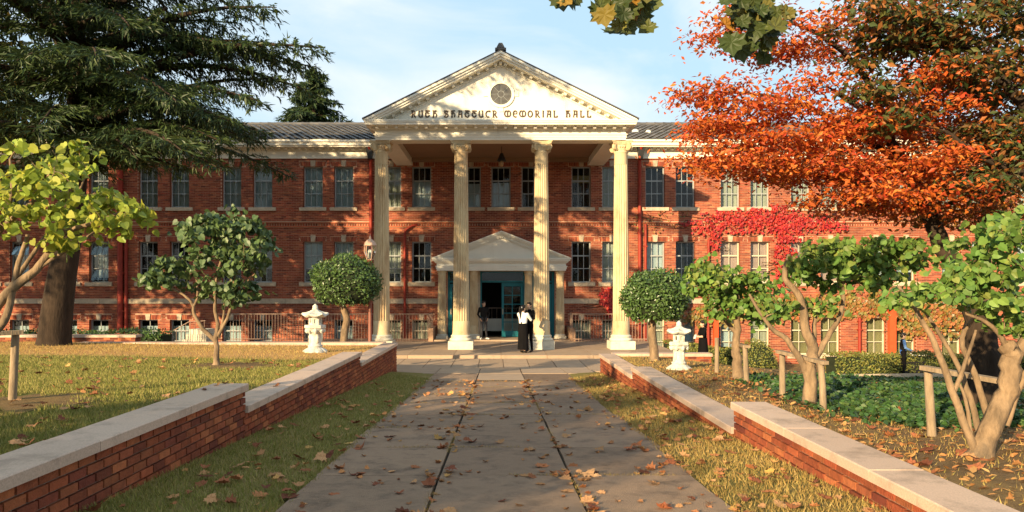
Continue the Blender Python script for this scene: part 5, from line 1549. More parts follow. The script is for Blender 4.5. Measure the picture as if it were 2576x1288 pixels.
# ---- hedges and bushes
def hedge(label, p0, p1, depth, h, hz, n, lm, name='hedge', leaf=.07, dz=0.0, round_=False, cat='hedge'):
    p0, p1 = Vector(p0), Vector(p1); mid = (p0 + p1) / 2
    r = empty(name, (mid.x, mid.y, hz(mid.x, mid.y)), label, cat)
    d = (p1 - p0); L = d.length; d.normalize(); w = Vector((-d.y, d.x, 0))
    t = rng.uniform(0, 1, n)
    if round_:
        u = unit(rng.normal(0, 1, (n, 3))); u[:, 2] = np.abs(u[:, 2]) * 1.0
        rr = rng.uniform(.75, 1.05, n)
        X = np.array(mid)[None, :2] + u[:, :2] * np.array([L / 2, depth / 2]) * rr[:, None]
        zz = np.array([hz(x, y) for x, y in X]) + u[:, 2] * h * rr + .03
        nrm = u
    else:
        ph = rng.uniform(0, 1, n); side = np.where(ph < .42, -1, np.where(ph < .6, 1, 0))
        dep = np.where(side == 0, rng.uniform(-.5, .5, n), side * .5) * depth * rng.uniform(.88, 1.06, n)
        hh = np.where(side == 0, rng.uniform(.92, 1.06, n), rng.uniform(.02, 1, n)) * h * (1 + .06 * np.sin(t * L * 2.2))
        X = np.array([(p0 + d * L * a + w * b)[:2] for a, b in zip(t, dep)])
        zz = np.array([hz(x, y) for x, y in X]) + hh
        nrm = np.stack([w.x * side, w.y * side, np.where(side == 0, 1.0, .25)], 1)
    loc = np.column_stack([X, zz + dz])
    nrm = unit(nrm + rng.normal(0, .5, (n, 3)))
    rot = frames(rng.normal(0, 1, (n, 3)), nrm)
    o = ob('foliage', inst_mesh('foliage', OVAL, OVALF, loc, rot, rng.uniform(.7, 1.3, n)[:, None] * leaf * np.ones((1, 3))), lm, r); o['kind'] = 'stuff'
    mb = MB(); k = max(2, int(L / .6))
    for i in range(k + 1):
        q = p0 + d * L * (i + .5) / (k + 1); z0 = hz(q.x, q.y) + dz
        if not round_:
            a = q - d * L / (k + 1) * .5; b = q + d * L / (k + 1) * .5
        mb.tube([(q.x, q.y, z0 - .1), (q.x + .04, q.y, z0 + h * .45), (q.x - .02, q.y + .03, z0 + h * .85)], [.035, .025, .012], 5)
    mb.build('stem', M['barkdark'], r)
    cr = MB()
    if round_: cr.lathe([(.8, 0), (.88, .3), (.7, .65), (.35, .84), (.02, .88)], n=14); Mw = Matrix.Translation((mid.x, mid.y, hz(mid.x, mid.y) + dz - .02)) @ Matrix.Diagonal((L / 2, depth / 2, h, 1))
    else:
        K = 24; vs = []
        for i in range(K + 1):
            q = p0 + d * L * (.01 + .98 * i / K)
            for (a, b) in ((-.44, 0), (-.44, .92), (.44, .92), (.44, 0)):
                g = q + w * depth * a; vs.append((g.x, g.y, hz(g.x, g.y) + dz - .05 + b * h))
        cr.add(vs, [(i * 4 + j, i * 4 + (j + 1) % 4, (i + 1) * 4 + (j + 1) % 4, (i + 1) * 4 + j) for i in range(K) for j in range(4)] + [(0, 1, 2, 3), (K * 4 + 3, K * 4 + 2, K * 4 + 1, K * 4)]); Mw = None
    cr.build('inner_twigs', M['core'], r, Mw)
hedge('long low clipped hedge in front of the side wing basement windows', P(2085, 930, 28.6), P(2800, 930, 28.6), 1.1, .78, zgard, 9000, M['lf_hedge'], leaf=.085)
b_ = on_ground(1905, 925, zgard)
hedge('loose yellow-green bush behind the knobbly staked tree', b_ + Vector((-.85, .2, 0)), b_ + Vector((.85, .2, 0)), 1.5, 1.05, zgard, 3200, M['lf_hedge'], 'bush', .07, round_=True, cat='bush')
hedge('low yellowish hedge behind the stone lantern and the woman in black', P(1672, 880, 29.5), P(1900, 890, 29.5), .9, .62, zgard, 3000, M['lf_hedge'], leaf=.08)
hedge('dark shaded hedge behind the pale-coped planter wall', (-22, 26, 0), (-11.6, 26, 0), 1.2, .88, lambda x, y: -.14, 6000, M['lf_top'], leaf=.09)
hedge('small round bush beside the last tall column', (6.75, 26.6, 0), (7.5, 26.6, 0), .7, .55, lambda x, y: zgard(x, y), 900, M['lf_hedge'], 'bush', .07, round_=True, cat='bush')

# ---- creepers on the wall
def creeper(label, patches, lm, n, size=.13, own=0):
    c0 = patches[0]
    r = empty('wall_creeper', (fx(c0[0]), YF - .05, fz(c0[1])), label, 'creeper')
    A = np.array([p[2] * p[3] for p in patches], float); A /= A.sum()
    P_ = []
    for p, a in zip(patches, A):
        k = int(n * a); u = rng.uniform(-1, 1, (k, 2)); 
        rr = u[:, 0] ** 2 + u[:, 1] ** 2; u = u[rr < 1 + rng.uniform(-.85, .35, k) + .25 * np.sin(u[:, 0] * 9 + u[:, 1] * 5)]
        P_ += [(fx(p[0] + p[2] * q[0]), fz(p[1] + p[3] * q[1])) for q in u]
    P_ = np.array(P_); k = len(P_)
    loc = np.column_stack([P_[:, 0], YF - rng.uniform(.04, .18, k), P_[:, 1]])
    yd = np.stack([rng.normal(0, .5, k), rng.normal(-.25, .2, k), -np.ones(k)], 1)
    rot = frames(yd, unit(np.stack([rng.normal(0, .35, k), -np.ones(k), rng.normal(.5, .3, k)], 1)))
    sz = rng.uniform(.6, 1.25, k) * size
    if own: pieces('leaf', 'foliage', HEART, HEARTF, loc, rot, sz, lm, r, limit=own)
    else:
        o = ob('foliage', inst_mesh('foliage', HEART, HEARTF, loc, rot, np.repeat(sz[:, None], 3, 1)), lm, r); o['kind'] = 'stuff'
    mb = MB()
    for p in patches:
        for _ in range(max(2, int(p[2] * p[3] / 500))):
            a = rng.uniform(-1, 1, 2); x0, y0 = p[0] + p[2] * a[0] * .8, p[1] + p[3] * a[1] * .8
            pts = [(fx(x0 + i * rng.normal(9, 6) * (1 if a[0] > 0 else -1)), YF - .02, fz(y0 + rng.normal(0, 4) + i * 3)) for i in range(5)]
            mb.tube(pts, .012, 4)
    mb.build('stem', M['barkdark'], r)
creeper('crimson creeper spreading across the brick between the two window rows', [(1890, 562, 120, 26), (1840, 545, 80, 16), (1960, 555, 70, 34), (2040, 560, 60, 26), (1962, 625, 20, 60), (1985, 590, 34, 26), (1785, 578, 46, 16), (2095, 570, 40, 14), (1960, 690, 12, 40), (1795, 610, 18, 30), (1740, 560, 40, 8), (1990, 640, 16, 24), (1880, 530, 40, 9), (1955, 525, 30, 12)], M['lf_ivyred'], 3100, .10)
creeper('brownish orange creeper hanging over the basement wall of the side wing', [(2000, 770, 110, 34), (2140, 765, 100, 36), (2250, 770, 70, 34), (1790, 790, 90, 30), (1880, 760, 70, 30), (2300, 800, 50, 50), (2400, 790, 60, 60)], M['lf_ivymix'], 4600, .14)
creeper('small red creeper patch beside the last tall column', [(1528, 745, 20, 24), (1533, 775, 12, 22)], M['lf_ivyred'], 420, .11)
creeper('sparse dry creeper stems with few leaves around the red downpipe', [(1640, 560, 60, 26), (1600, 545, 40, 30), (1700, 555, 50, 30)], M['lf_ivymix'], 90, .08)

# ---- ground cover and grass
def carpet(name, label, cat, n, fn, T, TF, size, lm, hz, flat=.6, up=.05, blade=False):
    pts = []
    while len(pts) < n: pts += fn(n)
    pts = np.array(pts[:n])
    zz = np.array([hz(x, y) for x, y in pts]) + rng.uniform(0, up, n)
    loc = np.column_stack([pts, zz])
    if blade:
        yd = np.stack([rng.normal(0, .45, n), rng.normal(0, .45, n), np.ones(n)], 1)
        rot = frames(yd, unit(np.stack([rng.normal(0, .6, n), -np.ones(n), rng.normal(0, .3, n)], 1)))
    else:
        rot = leaf_rot(n, flat, 0.0)
    # blades grow a little with distance so that the sward stays closed
    sc = rng.uniform(.6, 1.35, n) * size
    o = ob(name, inst_mesh(name, T, TF, loc, rot, np.repeat(sc[:, None], 3, 1)), lm)
    tag(o, label, cat, kind='stuff')
BL = np.array([(-.07, 0, 0), (.07, 0, 0), (.02, .55, .05), (0, 1, .16)]); BLF = np.array([(0, 1, 2), (0, 2, 3)])
def fn_cover(n):
    x = rng.uniform(1880, 2576, n); y = rng.uniform(938, 1075, n); o = []
    for a, b in zip(x, y):
        lim = np.interp(a, [1880, 1960, 2100, 2200, 2300, 2576], [965, 985, 1040, 1050, 1080, 1090])
        top = np.interp(a, [1880, 2100, 2576], [948, 945, 945])
        if top < b < lim + rng.normal(0, 6):
            if b > 1010 and rng.uniform() > .55 + .3 * math.sin(a * .05): continue
            p = on_ground(a, b, zgard, 6, 27)
            o.append((p.x, p.y))
    return o
_c = fn_cover(1500)
def fn_c2(n):
    i = rng.integers(0, len(_c), n); a = np.array(_c)[i] + rng.normal(0, .16, (n, 2)); return [tuple(q) for q in a]
carpet('ivy_ground_cover', 'dark green ivy carpeting the lower garden bed', 'ground cover', 13000, fn_c2, HEART, HEARTF, .062, M['lf_cover'], zgard, .5, .07)
def fn_verge(side):
    def f(n):
        y = 3.6 + 16 * rng.uniform(0, 1, n) ** 1.7
        if side < 0: x = rng.uniform(WL + .01, JX[0] + .02, n) + rng.normal(0, .02, n)
        else: x = rng.uniform(JX[3] - .02, WR - .01, n) + rng.normal(0, .02, n)
        ok = (x > WL) & (x < WR) & ((y < 17.6) | (np.abs(x) > 2.0))
        return [(a, b) for a, b, k in zip(x, y, ok) if k and (b < 17 + (abs(a) - 1.5) * 1.0)]
    return f
hv = lambda x, y: zpath(y) - .014 + .05 * max(0, abs(x - PC) - 1.6)
carpet('grass', 'green grass of the verge below the shaded brick wall', 'grass', 26000, fn_verge(-1), BL, BLF, .05, M['grass'], hv, blade=True, up=.0)
carpet('grass', 'faded yellow grass of the verge below the sunlit brick wall', 'grass', 20000, fn_verge(1), BL, BLF, .05, M['grassdry'], hv, blade=True, up=.0)
BARE = [(pA.x + .3, pA.y), (PX(30, 7.9), 7.9)]
for k, (bx0, by0) in enumerate(BARE):
    n_ = 40; vs = [(bx0, by0, zlawn(bx0, by0) + .02)]
    for q_ in range(n_):
        a_ = 2 * math.pi * q_ / n_; rr_ = .85 + .14 * math.sin(5 * a_ + k) + .08 * math.sin(11 * a_)
        vs.append((bx0 + rr_ * math.cos(a_), by0 + rr_ * math.sin(a_), zlawn(bx0 + rr_ * math.cos(a_), by0 + rr_ * math.sin(a_)) + .006))
    o = MB().add(vs, [(0, 1 + q_, 1 + (q_ + 1) % n_) for q_ in range(n_)]).build('bare_soil', M['garden']); o['kind'] = 'structure'
def fn_lawn(n):
    y = 5 + 10.2 * rng.uniform(0, 1, n) ** .9
    x = WL - .42 - rng.uniform(0, 1, n) * (y * .72 - 2.4 + .4)
    return [(a, b) for a, b in zip(x, y) if a < WL - .4 and rng.uniform() > (b - 13.6) / 1.6 and min(math.hypot(a - q[0], b - q[1]) + .22 * math.sin(9 * math.atan2(b - q[1], a - q[0])) for q in BARE) > .75]
carpet('grass', 'short green lawn grass around the single dark-leaved tree', 'grass', 60000, fn_lawn, BL, BLF, .055, M['grass'], zlawn, blade=True, up=.0)
def fn_dry(n):
    y = rng.uniform(14.0, 19.7, n); x = rng.uniform(-13.5, WL - .42, n)
    return [(a, b) for a, b in zip(x, y) if rng.uniform() < (b - 13) / 4]
carpet('grass', 'dry straw-coloured grass at the far end of the lawn', 'grass', 9000, fn_dry, BL, BLF, .06, M['grassdry'], zlawn, blade=True, up=.0)
def fn_gd(n):
    y = rng.uniform(4, 18.4, n); x = WR + .42 + rng.uniform(0, 1, n) ** 1.5 * 2.6
    return [(a, b) for a, b in zip(x, y) if rng.uniform() < (.25 + .5 * (math.sin(a * 2 + b * .8) > 0) + .5 * (b > 12))]
carpet('grass', 'thin yellowish grass in the garden bed along the sunlit wall', 'grass', 9000, fn_gd, BL, BLF, .05, M['grassdry'], zgard, blade=True, up=.0)
def fn_lit(n):
    y = rng.uniform(4.5, 17, n); x = WR + .42 + rng.uniform(0, 1, n) * (1.2 + .5 * y)
    return list(zip(x, y))
V_, F_ = plane_leaf(.5, .3, .3)
def fn_joint(n):
    o = []
    while len(o) < n:
        if rng.uniform() < .6:
            y = rng.choice(JY[12:], p=None) + rng.normal(0, .018); x = rng.uniform(JX[0], JX[3])
            if math.sin(x * 3.1 + y * 7) + math.sin(x * 1.3 - y * 3) < .1: continue
        else:
            y = rng.uniform(4.6, 16); x = rng.choice(JX) + rng.normal(0, .016)
            if math.sin(y * 2.1 + x * 5) < .2: continue
        o.append((x, y))
    return o
carpet('joint_grass', 'thin straw-coloured grass growing in the path joints', 'grass', 5200, fn_joint, BL, BLF, .028, M['grassdry'], lambda x, y: zpath(y) - .006, blade=True, up=.0)
carpet('leaf_litter', 'brown leaf litter strewn under the staked trees', 'leaves', 3600, fn_lit, OVAL, OVALF, .068, M['lf_litter'], zgard, .75, .02)
# ------------------------------------------------------------------ small garden things
def kerb_row(label, x0, x1, Y, hz, n):
    r = empty('kerb', ((x0 + x1) / 2, Y, hz((x0 + x1) / 2, Y)), None, None); r['kind'] = 'structure'
    for k in range(n):
        a = x0 + (x1 - x0) * k / n; b = x0 + (x1 - x0) * (k + 1) / n - .012; z_ = hz((a + b) / 2, Y)
        MB().box(a, b, Y - .1 + random.uniform(-.01, .01), Y + .1, z_ - .15, z_ + .15).build('kerb_stone', M['limestone'], r)
kerb_row('kerb', PX(2050, 27.2), PX(2800, 27.2), 27.2, zgard, 14)
fr_ = empty('stepping_path', (PX(1810, 24), 24, 0), None, None); fr_['kind'] = 'structure'
for (x, y, w, d) in ((1790, 908, 1.1, .9), (1828, 912, 1.0, .8), (1760, 902, 1.2, 1.0), (1860, 905, 1.2, 1.1), (1815, 897, 1.4, 1.1), (1900, 900, 1.4, 1.2)):
    p = on_ground(x, y, zgard, 18, 31)
    n = 9; pts = []
    for k in range(n):
        a = 2 * math.pi * k / n; q = rng.uniform(.8, 1.1); pts.append((p.x + .5 * w * q * math.cos(a), p.y + .5 * d * q * math.sin(a)))
    zt = [max(zgard(px, py), zgard(p.x, p.y) - .05) + .035 for px, py in pts]
    MB().add([(a, b, z) for (a, b), z in zip(pts, zt)] + [(a, b, z - .12) for (a, b), z in zip(pts, zt)], [tuple(range(n))] + [(k, k + n, (k + 1) % n + n, (k + 1) % n) for k in range(n)]).build('flagstone', M['slab'], fr_)
# air conditioner by the side wing
ax0, ax1, ay = PX(2289, 31.6), PX(2333, 31.6), 31.6
az1 = PZ(889, 31.6); az0 = zgard(ax0, ay) - .02
ac = empty('air_conditioner', ((ax0 + ax1) / 2, ay, az0), 'white outdoor air conditioner unit with a round fan grille behind the hedge', 'air conditioner')
M['acwhite'] = mat('cream metal', (0.68, 0.66, 0.58), mixv=.06, rough=.5)
mb = MB(); mb.box(ax0, ax1, ay, ay + .32, az0 + .08, az1); mb.box(ax0 + .05, ax0 + .15, ay + .03, ay + .28, az0 - .05, az0 + .08); mb.box(ax1 - .15, ax1 - .05, ay + .03, ay + .28, az0 - .05, az0 + .08)
mb.build('casing', M['acwhite'], ac)
mb = MB(); cxa, cza = ax0 + (ax1 - ax0) * .62, (az0 + .08 + az1) / 2
for rr in (.06, .11, .16, .20): annulus(mb, rr, rr + .012, ay - .015, ay - .002, 24, (cxa, cza))
for k in range(8):
    a = math.pi / 4 * k; mb.tube([(cxa, ay - .01, cza), (cxa + .2 * math.cos(a), ay - .01, cza + .2 * math.sin(a))], .006, 4)
mb.build('fan_grille', M['black'], ac)
# low black box beside the man in the vest
bx_, by_ = PX(2288, 28.3), 28.3; bz_ = zgard(bx_, by_)
sb_ = empty('storage_box', (bx_, by_, bz_), 'low black box beside the man in the dark vest', 'box')
MB().prism([(bx_ - .36, bz_ - .02), (bx_ + .36, bz_ - .02), (bx_ + .42, bz_ + .46), (bx_ - .42, bz_ + .46)], by_ - .25, by_ + .25).build('body', M['black'], sb_)
MB().box(bx_ - .45, bx_ + .45, by_ - .28, by_ + .28, bz_ + .462, bz_ + .51).build('lid', M['black'], sb_)
for s_ in (-1, 1): MB().tube([(bx_ + s_ * .41, by_ - .1, bz_ + .3), (bx_ + s_ * .47, by_ - .08, bz_ + .32), (bx_ + s_ * .47, by_ + .08, bz_ + .32), (bx_ + s_ * .41, by_ + .1, bz_ + .3)], .015, 6).build('handle', M['black'], sb_)
# pale stone steps with a thin handrail left of the railing
sx = PX(480, 29); 
stp = empty('garden_steps', (sx, 29, -.14), 'pale stone steps with a thin handrail in front of the basement windows', 'steps')
for k in range(4): MB().box(sx - .3 + .12 * k, sx + .75, 28.6 + .02 * k, 29.5, -.14 + .2 * k, .058 + .2 * k - .002).build('step', M['plinth'], stp)
mb = MB(); mb.tube([(sx - .6, 28.55, .55), (sx + .1, 28.55, .95), (sx + .75, 28.55, 1.0)], .018, 6)
for k in range(8): mb.tube([(sx - .55 + k * .18, 28.55, -.1), (sx - .55 + k * .18, 28.55, .6 + min(.4, k * .1))], .01, 5)
mb.build('handrail', M['iron'], stp)

# ------------------------------------------------------------------ fallen leaves
LV = [plane_leaf(.10, .06, .1), plane_leaf(.30, .35, .45), plane_leaf(-.45, .40, -.5), plane_leaf(.55, .2, -.8)]
M['fl_tan'] = leafmat('tan fallen leaf', [(0.46, 0.25, 0.12), (0.40, 0.20, 0.085), (0.52, 0.30, 0.15)], trans=.08, rough=.8, spec=.15)
M['fl_brown'] = leafmat('brown fallen leaf', [(0.30, 0.11, 0.05), (0.24, 0.08, 0.04), (0.36, 0.15, 0.06)], trans=.06, rough=.8, spec=.15)
M['fl_dark'] = leafmat('dark fallen leaf', [(0.13, 0.045, 0.028), (0.17, 0.055, 0.03), (0.09, 0.035, 0.02)], trans=.03, rough=.8, spec=.15)
M['fl_yellow'] = leafmat('yellow fallen leaf', [(0.50, 0.28, 0.07), (0.46, 0.26, 0.09), (0.52, 0.32, 0.11)], trans=.12, rough=.8, spec=.15)
look = [('fl_tan', 'pale tan'), ('fl_brown', 'reddish brown'), ('fl_dark', 'dark brown'), ('fl_yellow', 'yellow ochre')]
cand = []
def drop(x, y, surf, size):
    h = {'path': lambda: zpath(y) + .004, 'shade': lambda: hv(x, y) + .028, 'sunny': lambda: hv(x, y) + .028, 'lawn': lambda: zlawn(x, y) + .035, 'bed': lambda: zgard(x, y) + .012, 'coping': lambda: 1.274 if y < 7.9 else 1.034}[surf]()
    cand.append((x, y, h, surf, size))
for k in range(520):
    y = 4.9 + 11.5 * rng.uniform() ** 1.35
    q = rng.uniform()
    if q < .38: x = rng.choice([JX[1], JX[2]]) + rng.normal(0, .10)
    elif q < .60: x = rng.choice([JX[0] + .1, JX[3] - .15]) + rng.normal(0, .16)
    else: x = rng.uniform(JX[0], JX[3])
    if rng.uniform() < .28: y = JY[int(np.argmin(np.abs(np.array(JY) - y)))] + rng.normal(0, .08)
    if not (JX[0] - .3 < x < JX[3] + .3): continue
    s_ = 'path' if JX[0] < x < JX[3] else ('shade' if x < 0 else 'sunny')
    drop(x, max(y, 4.6), s_, rng.uniform(.03, .07) if rng.uniform() < .68 else rng.uniform(.07, .13))
for k in range(110):
    drop(rng.uniform(WL + .1, JX[0]), 4.6 + 11 * rng.uniform() ** 1.3, 'shade', rng.uniform(.04, .12))
for k in range(230):
    drop(rng.uniform(JX[3], WR - .08), 4.6 + 12 * rng.uniform() ** 1.1, 'sunny', rng.uniform(.04, .105))
for k in range(150):
    y = 5 + 9 * rng.uniform(); drop(WL - .45 - rng.uniform() * (y * .62 - 2.2), y, 'lawn', rng.uniform(.04, .12))
for k in range(200):
    y = 5 + 10 * rng.uniform(); drop(WR + .45 + rng.uniform() * 2.2, y, 'bed', rng.uniform(.06, .14))
for k in range(5): drop(WL - .2 + rng.normal(0, .08), rng.uniform(5.5, 11), 'coping', rng.uniform(.04, .08))
where = {'path': ('lying on the grey concrete path', 'fallen leaves on the path'), 'shade': ('lying on the green verge below the shaded wall', 'fallen leaves on the green verge'), 'sunny': ('lying on the dry verge below the sunlit wall', 'fallen leaves on the dry verge'),
         'lawn': ('lying on the lawn behind the shaded wall', 'fallen leaves on the lawn'), 'bed': ('lying in the garden bed under the staked trees', 'fallen leaves in the garden bed'), 'coping': ('resting on the granite wall coping', 'fallen leaves on the coping')}
CL = np.array([c[:3] for c in cand]); SZ = np.array([c[4] for c in cand]); n = len(cand)
a = rng.uniform(0, 2 * math.pi, n)
yd = np.stack([np.cos(a), np.sin(a), rng.normal(0, .12, n)], 1)
RT = frames(yd, unit(np.stack([rng.normal(0, .22, n), rng.normal(0, .22, n), np.ones(n)], 1)))
vis = in_view(CL); dist = np.linalg.norm(CL - np.array([0, 0, CAMZ]), axis=1)
order = np.argsort(-(SZ / dist * np.where(vis, 1, .001)))
own = set(order[:300].tolist())
kinds = rng.choice(4, n, p=[.44, .36, .15, .05]); shp = rng.choice(4, n, p=[.45, .25, .18, .12])
fm = {}
for i in order[:300]:
    key = (int(kinds[i]), int(shp[i]))
    if key not in fm: fm[key] = template_mesh('fallen_leaf', *LV[key[1]], M[look[key[0]][0]])
    Mx = Matrix(RT[i].tolist()).to_4x4() @ Matrix.Scale(float(SZ[i]), 4); Mx.translation = Vector(CL[i])
    if key[1] == 2: Mx.translation.z += .25 * SZ[i]
    o = ob('fallen_leaf', fm[key], None, None, Mx)
    w = where[cand[i][3]]
    tag(o, ('flat ', 'curled ', 'arched ', 'cupped ')[key[1]] + look[key[0]][1] + ' plane leaf ' + w[0], 'leaf', w[1])
rest = np.array([i for i in range(n) if i not in own])
o = ob('fallen_leaves', inst_mesh('fallen_leaves', *LV[1], CL[rest], RT[rest], np.repeat(SZ[rest][:, None], 3, 1)), M['lf_fallen'])
tag(o, 'small fallen brown leaves scattered over path, verges and beds', 'leaves', kind='stuff')

# ------------------------------------------------------------------ people
M['skin'] = mat('skin', (0.52, 0.32, 0.22), mixv=.05, rough=.5)
M['hair'] = mat('black hair', (0.012, 0.009, 0.008), mixv=.2, rough=.45)
M['suit'] = mat('black cloth', (0.006, 0.0055, 0.006), mixv=.2, rough=.9, spec=.08)
M['jacket'] = mat('dark jacket', (0.014, 0.012, 0.011), mixv=.25, rough=.8, spec=.12)
M['jeans'] = mat('dark grey trousers', (0.035, 0.035, 0.040), mixv=.25, rough=.9)
M['blouse'] = mat('white blouse', (0.80, 0.78, 0.72), mixv=.05, rough=.8)
M['shoe_white'] = mat('white shoes', (0.75, 0.73, 0.70), mixv=.05, rough=.5)
M['shoe_black'] = mat('black shoes', (0.012, 0.012, 0.012), mixv=.1, rough=.35)
M['shirt_blue'] = mat('light blue shirt', (0.20, 0.36, 0.66), mixv=.08, rough=.8)
M['belt_blue'] = mat('blue band', (0.03, 0.12, 0.45), mixv=.08, rough=.7)
def V3(*a): return Vector(a)
def add_caps(mb, p0, r0, p1, r1):
    p0, p1 = Vector(p0), Vector(p1)
    d = p1 - p0; L = d.length
    if L < 1e-5: return
    t = d / L; pts, rad = [], []
    for k in range(5):
        a = k / 4 * math.pi / 2; pts.append(p0 - t * r0 * math.cos(a)); rad.append(max(r0 * math.sin(a), .002))
    for k in range(4, -1, -1):
        a = k / 4 * math.pi / 2; pts.append(p1 + t * r1 * math.cos(a)); rad.append(max(r1 * math.sin(a), .002))
    mb.tube(pts, rad, 12)
def add_ell(mb, c, r):
    prof = [(math.sin(math.pi * (k + .02) / 10.04), -math.cos(math.pi * (k + .02) / 10.04)) for k in range(11)]
    m2 = MB().lathe(prof, n=18)
    mb.add([(c[0] + x * r[0], c[1] + y * r[1], c[2] + z * r[2]) for x, y, z in m2.v], m2.f, 0, True)
def hand(wrist, d, palm_n, curl=.5, s=1.0):
    """palm and five fingers as capsules; d = direction of the hand, palm_n = palm normal"""
    d = Vector(d).normalized(); pn = Vector(palm_n); pn = (pn - d * pn.dot(d)).normalized(); sd = d.cross(pn)
    w = Vector(wrist); out = []
    k = w + d * .085 * s
    for i in range(4):
        o = sd * (i - 1.5) * .020 * s
        out.append((w + o * .6, .014 * s, k + o, .013 * s))
        L = (.036, .041, .039, .030)[i] * s
        q1 = k + o + (d * math.cos(curl * .6) + pn * math.sin(curl * .6)) * L
        q2 = q1 + (d * math.cos(curl * 1.5) + pn * math.sin(curl * 1.5)) * L * .9
        out += [(k + o, .0105 * s, q1, .0098 * s), (q1, .0098 * s, q2, .0085 * s)]
    b = w + d * .025 * s + sd * -.03 * s
    q = b + (d * .7 - sd * .7).normalized() * .04 * s; out += [(b, .014 * s, q, .0115 * s), (q, .0115 * s, q + (d * .9 + pn * .3 - sd * .2).normalized() * .032 * s, .0095 * s)]
    return out
PEOPLE = []
def person(label, loc, face, H, J, mats, hands=None, hair=None, skirt=None, extras=None, head_turn=0.0, head_tilt=0.0):
    """J: joints for a 1.7 m body facing -Y; mats: material per body region"""
    base = dict(pelvis=V3(0, 0, .93), waist=V3(0, .01, 1.08), chest=V3(0, 0, 1.27), neck=V3(0, .015, 1.44), head=V3(0, -.005, 1.585),
                shL=V3(.175, .01, 1.385), shR=V3(-.175, .01, 1.385), elL=V3(.235, .03, 1.11), elR=V3(-.235, .03, 1.11), wrL=V3(.24, -.06, .88), wrR=V3(-.24, -.06, .88),
                hipL=V3(.085, 0, .90), hipR=V3(-.085, 0, .90), knL=V3(.095, -.01, .49), knR=V3(-.095, -.01, .49), anL=V3(.10, .02, .085), anR=V3(-.10, .02, .085), toL=V3(.125, -.13, .035), toR=V3(-.125, -.13, .035))
    base.update({k: Vector(v) for k, v in (J or {}).items()}); B = base
    seg = []      # (p0, r0, p1, r1, region)
    A = lambda a, r0, b, r1, m: seg.append((Vector(a), r0, Vector(b), r1, m))
    for s in ('L', 'R'):
        A(B['hip' + s], .088, B['kn' + s], .060, 'legs'); A(B['kn' + s], .058, B['an' + s], .044, 'legs'); A(B['an' + s] - V3(0, 0, .03), .040, B['to' + s], .034, 'shoes'); A(B['an' + s] + (B['an' + s] - B['to' + s]) * .18 - V3(0, 0, .04), .036, B['to' + s], .03, 'shoes')
        A(B['sh' + s], .062, B['el' + s], .047, 'arms'); A(B['el' + s], .046, B['wr' + s], .034, 'fore')
        A(B['chest'] + V3(0, 0, .06), .08, B['sh' + s], .058, 'torso')
    A(B['pelvis'] + V3(-.05, 0, 0), .115, B['pelvis'] + V3(.05, 0, 0), .115, 'hips'); A(B['pelvis'], .125, B['waist'], .118, 'hips2')
    A(B['waist'] + V3(-.03, 0, 0), .115, B['chest'] + V3(-.05, 0, 0), .118, 'torso'); A(B['waist'] + V3(.03, 0, 0), .115, B['chest'] + V3(.05, 0, 0), .118, 'torso')
    A(B['chest'] + V3(0, 0, .05), .10, B['neck'], .06, 'torso'); A(B['neck'], .052, B['head'] - V3(0, 0, .07), .05, 'skin')
    Rh = Matrix.Translation(B['head']) @ Matrix.Rotation(head_turn, 4, 'Z') @ Matrix.Rotation(head_tilt, 4, 'X')
    mb = MB()
    for (p0, r0, p1, r1, m) in seg: add_caps(mb, p0, r0, p1, r1)
    hsegs = []
    for hd in (hands or []):
        hsegs += hand(*hd)
    for (p0, r0, p1, r1) in hsegs: add_caps(mb, p0, r0, p1, r1); seg.append((Vector(p0), r0, Vector(p1), r1, 'skin'))
    hm = MB()
    add_ell(hm, (0, .012, .03), (.076, .094, .088)); add_ell(hm, (0, -.022, -.035), (.060, .068, .078)); add_ell(hm, (0, -.045, -.085), (.034, .036, .030))     # skull, face, chin
    add_caps(hm, (0, -.088, .012), .011, (0, -.108, -.030), .014)                                                                    # nose
    add_caps(hm, (-.03, -.082, .028), .012, (.03, -.082, .028), .012)                                                                # brow
    add_caps(hm, (-.018, -.086, -.062), .008, (.018, -.086, -.062), .008)                                                            # lips
    for s in (-1, 1): add_ell(hm, (s * .078, .012, -.005), (.012, .020, .032))
    mb.add([tuple(Rh @ Vector(p)) for p in hm.v], hm.f, 0, True)
    me0 = mb.mesh('body')
    PEOPLE.append(dict(label=label, loc=Vector(loc), face=face, H=H, me=me0, seg=seg, mats=mats, Rh=Rh, B=B, hair=hair, skirt=skirt, extras=extras))

W0 = dict(skin='skin')
# man by the open door
person('man in a dark jacket and white shoes standing by the open teal door', (PX(1217, 31.55), 31.55, .062), .25, 1.63,
    dict(elL=(.25, .07, 1.12), wrL=(.17, -.06, .95), elR=(-.25, .07, 1.12), wrR=(-.17, -.06, .95), anL=(.13, .0, .085), toL=(.20, -.13, .035), anR=(-.10, .03, .085), toR=(-.17, -.10, .035)),
    dict(legs='jeans', hips='jeans', hips2='jacket', torso='jacket', arms='jacket', fore='jacket', shoes='shoe_white'), hands=[((.17, -.06, .95), (-.2, -.3, -1), (-1, 0, 0), .6), ((-.17, -.06, .95), (.2, -.3, -1), (1, 0, 0), .6)], hair='short', head_turn=.25)
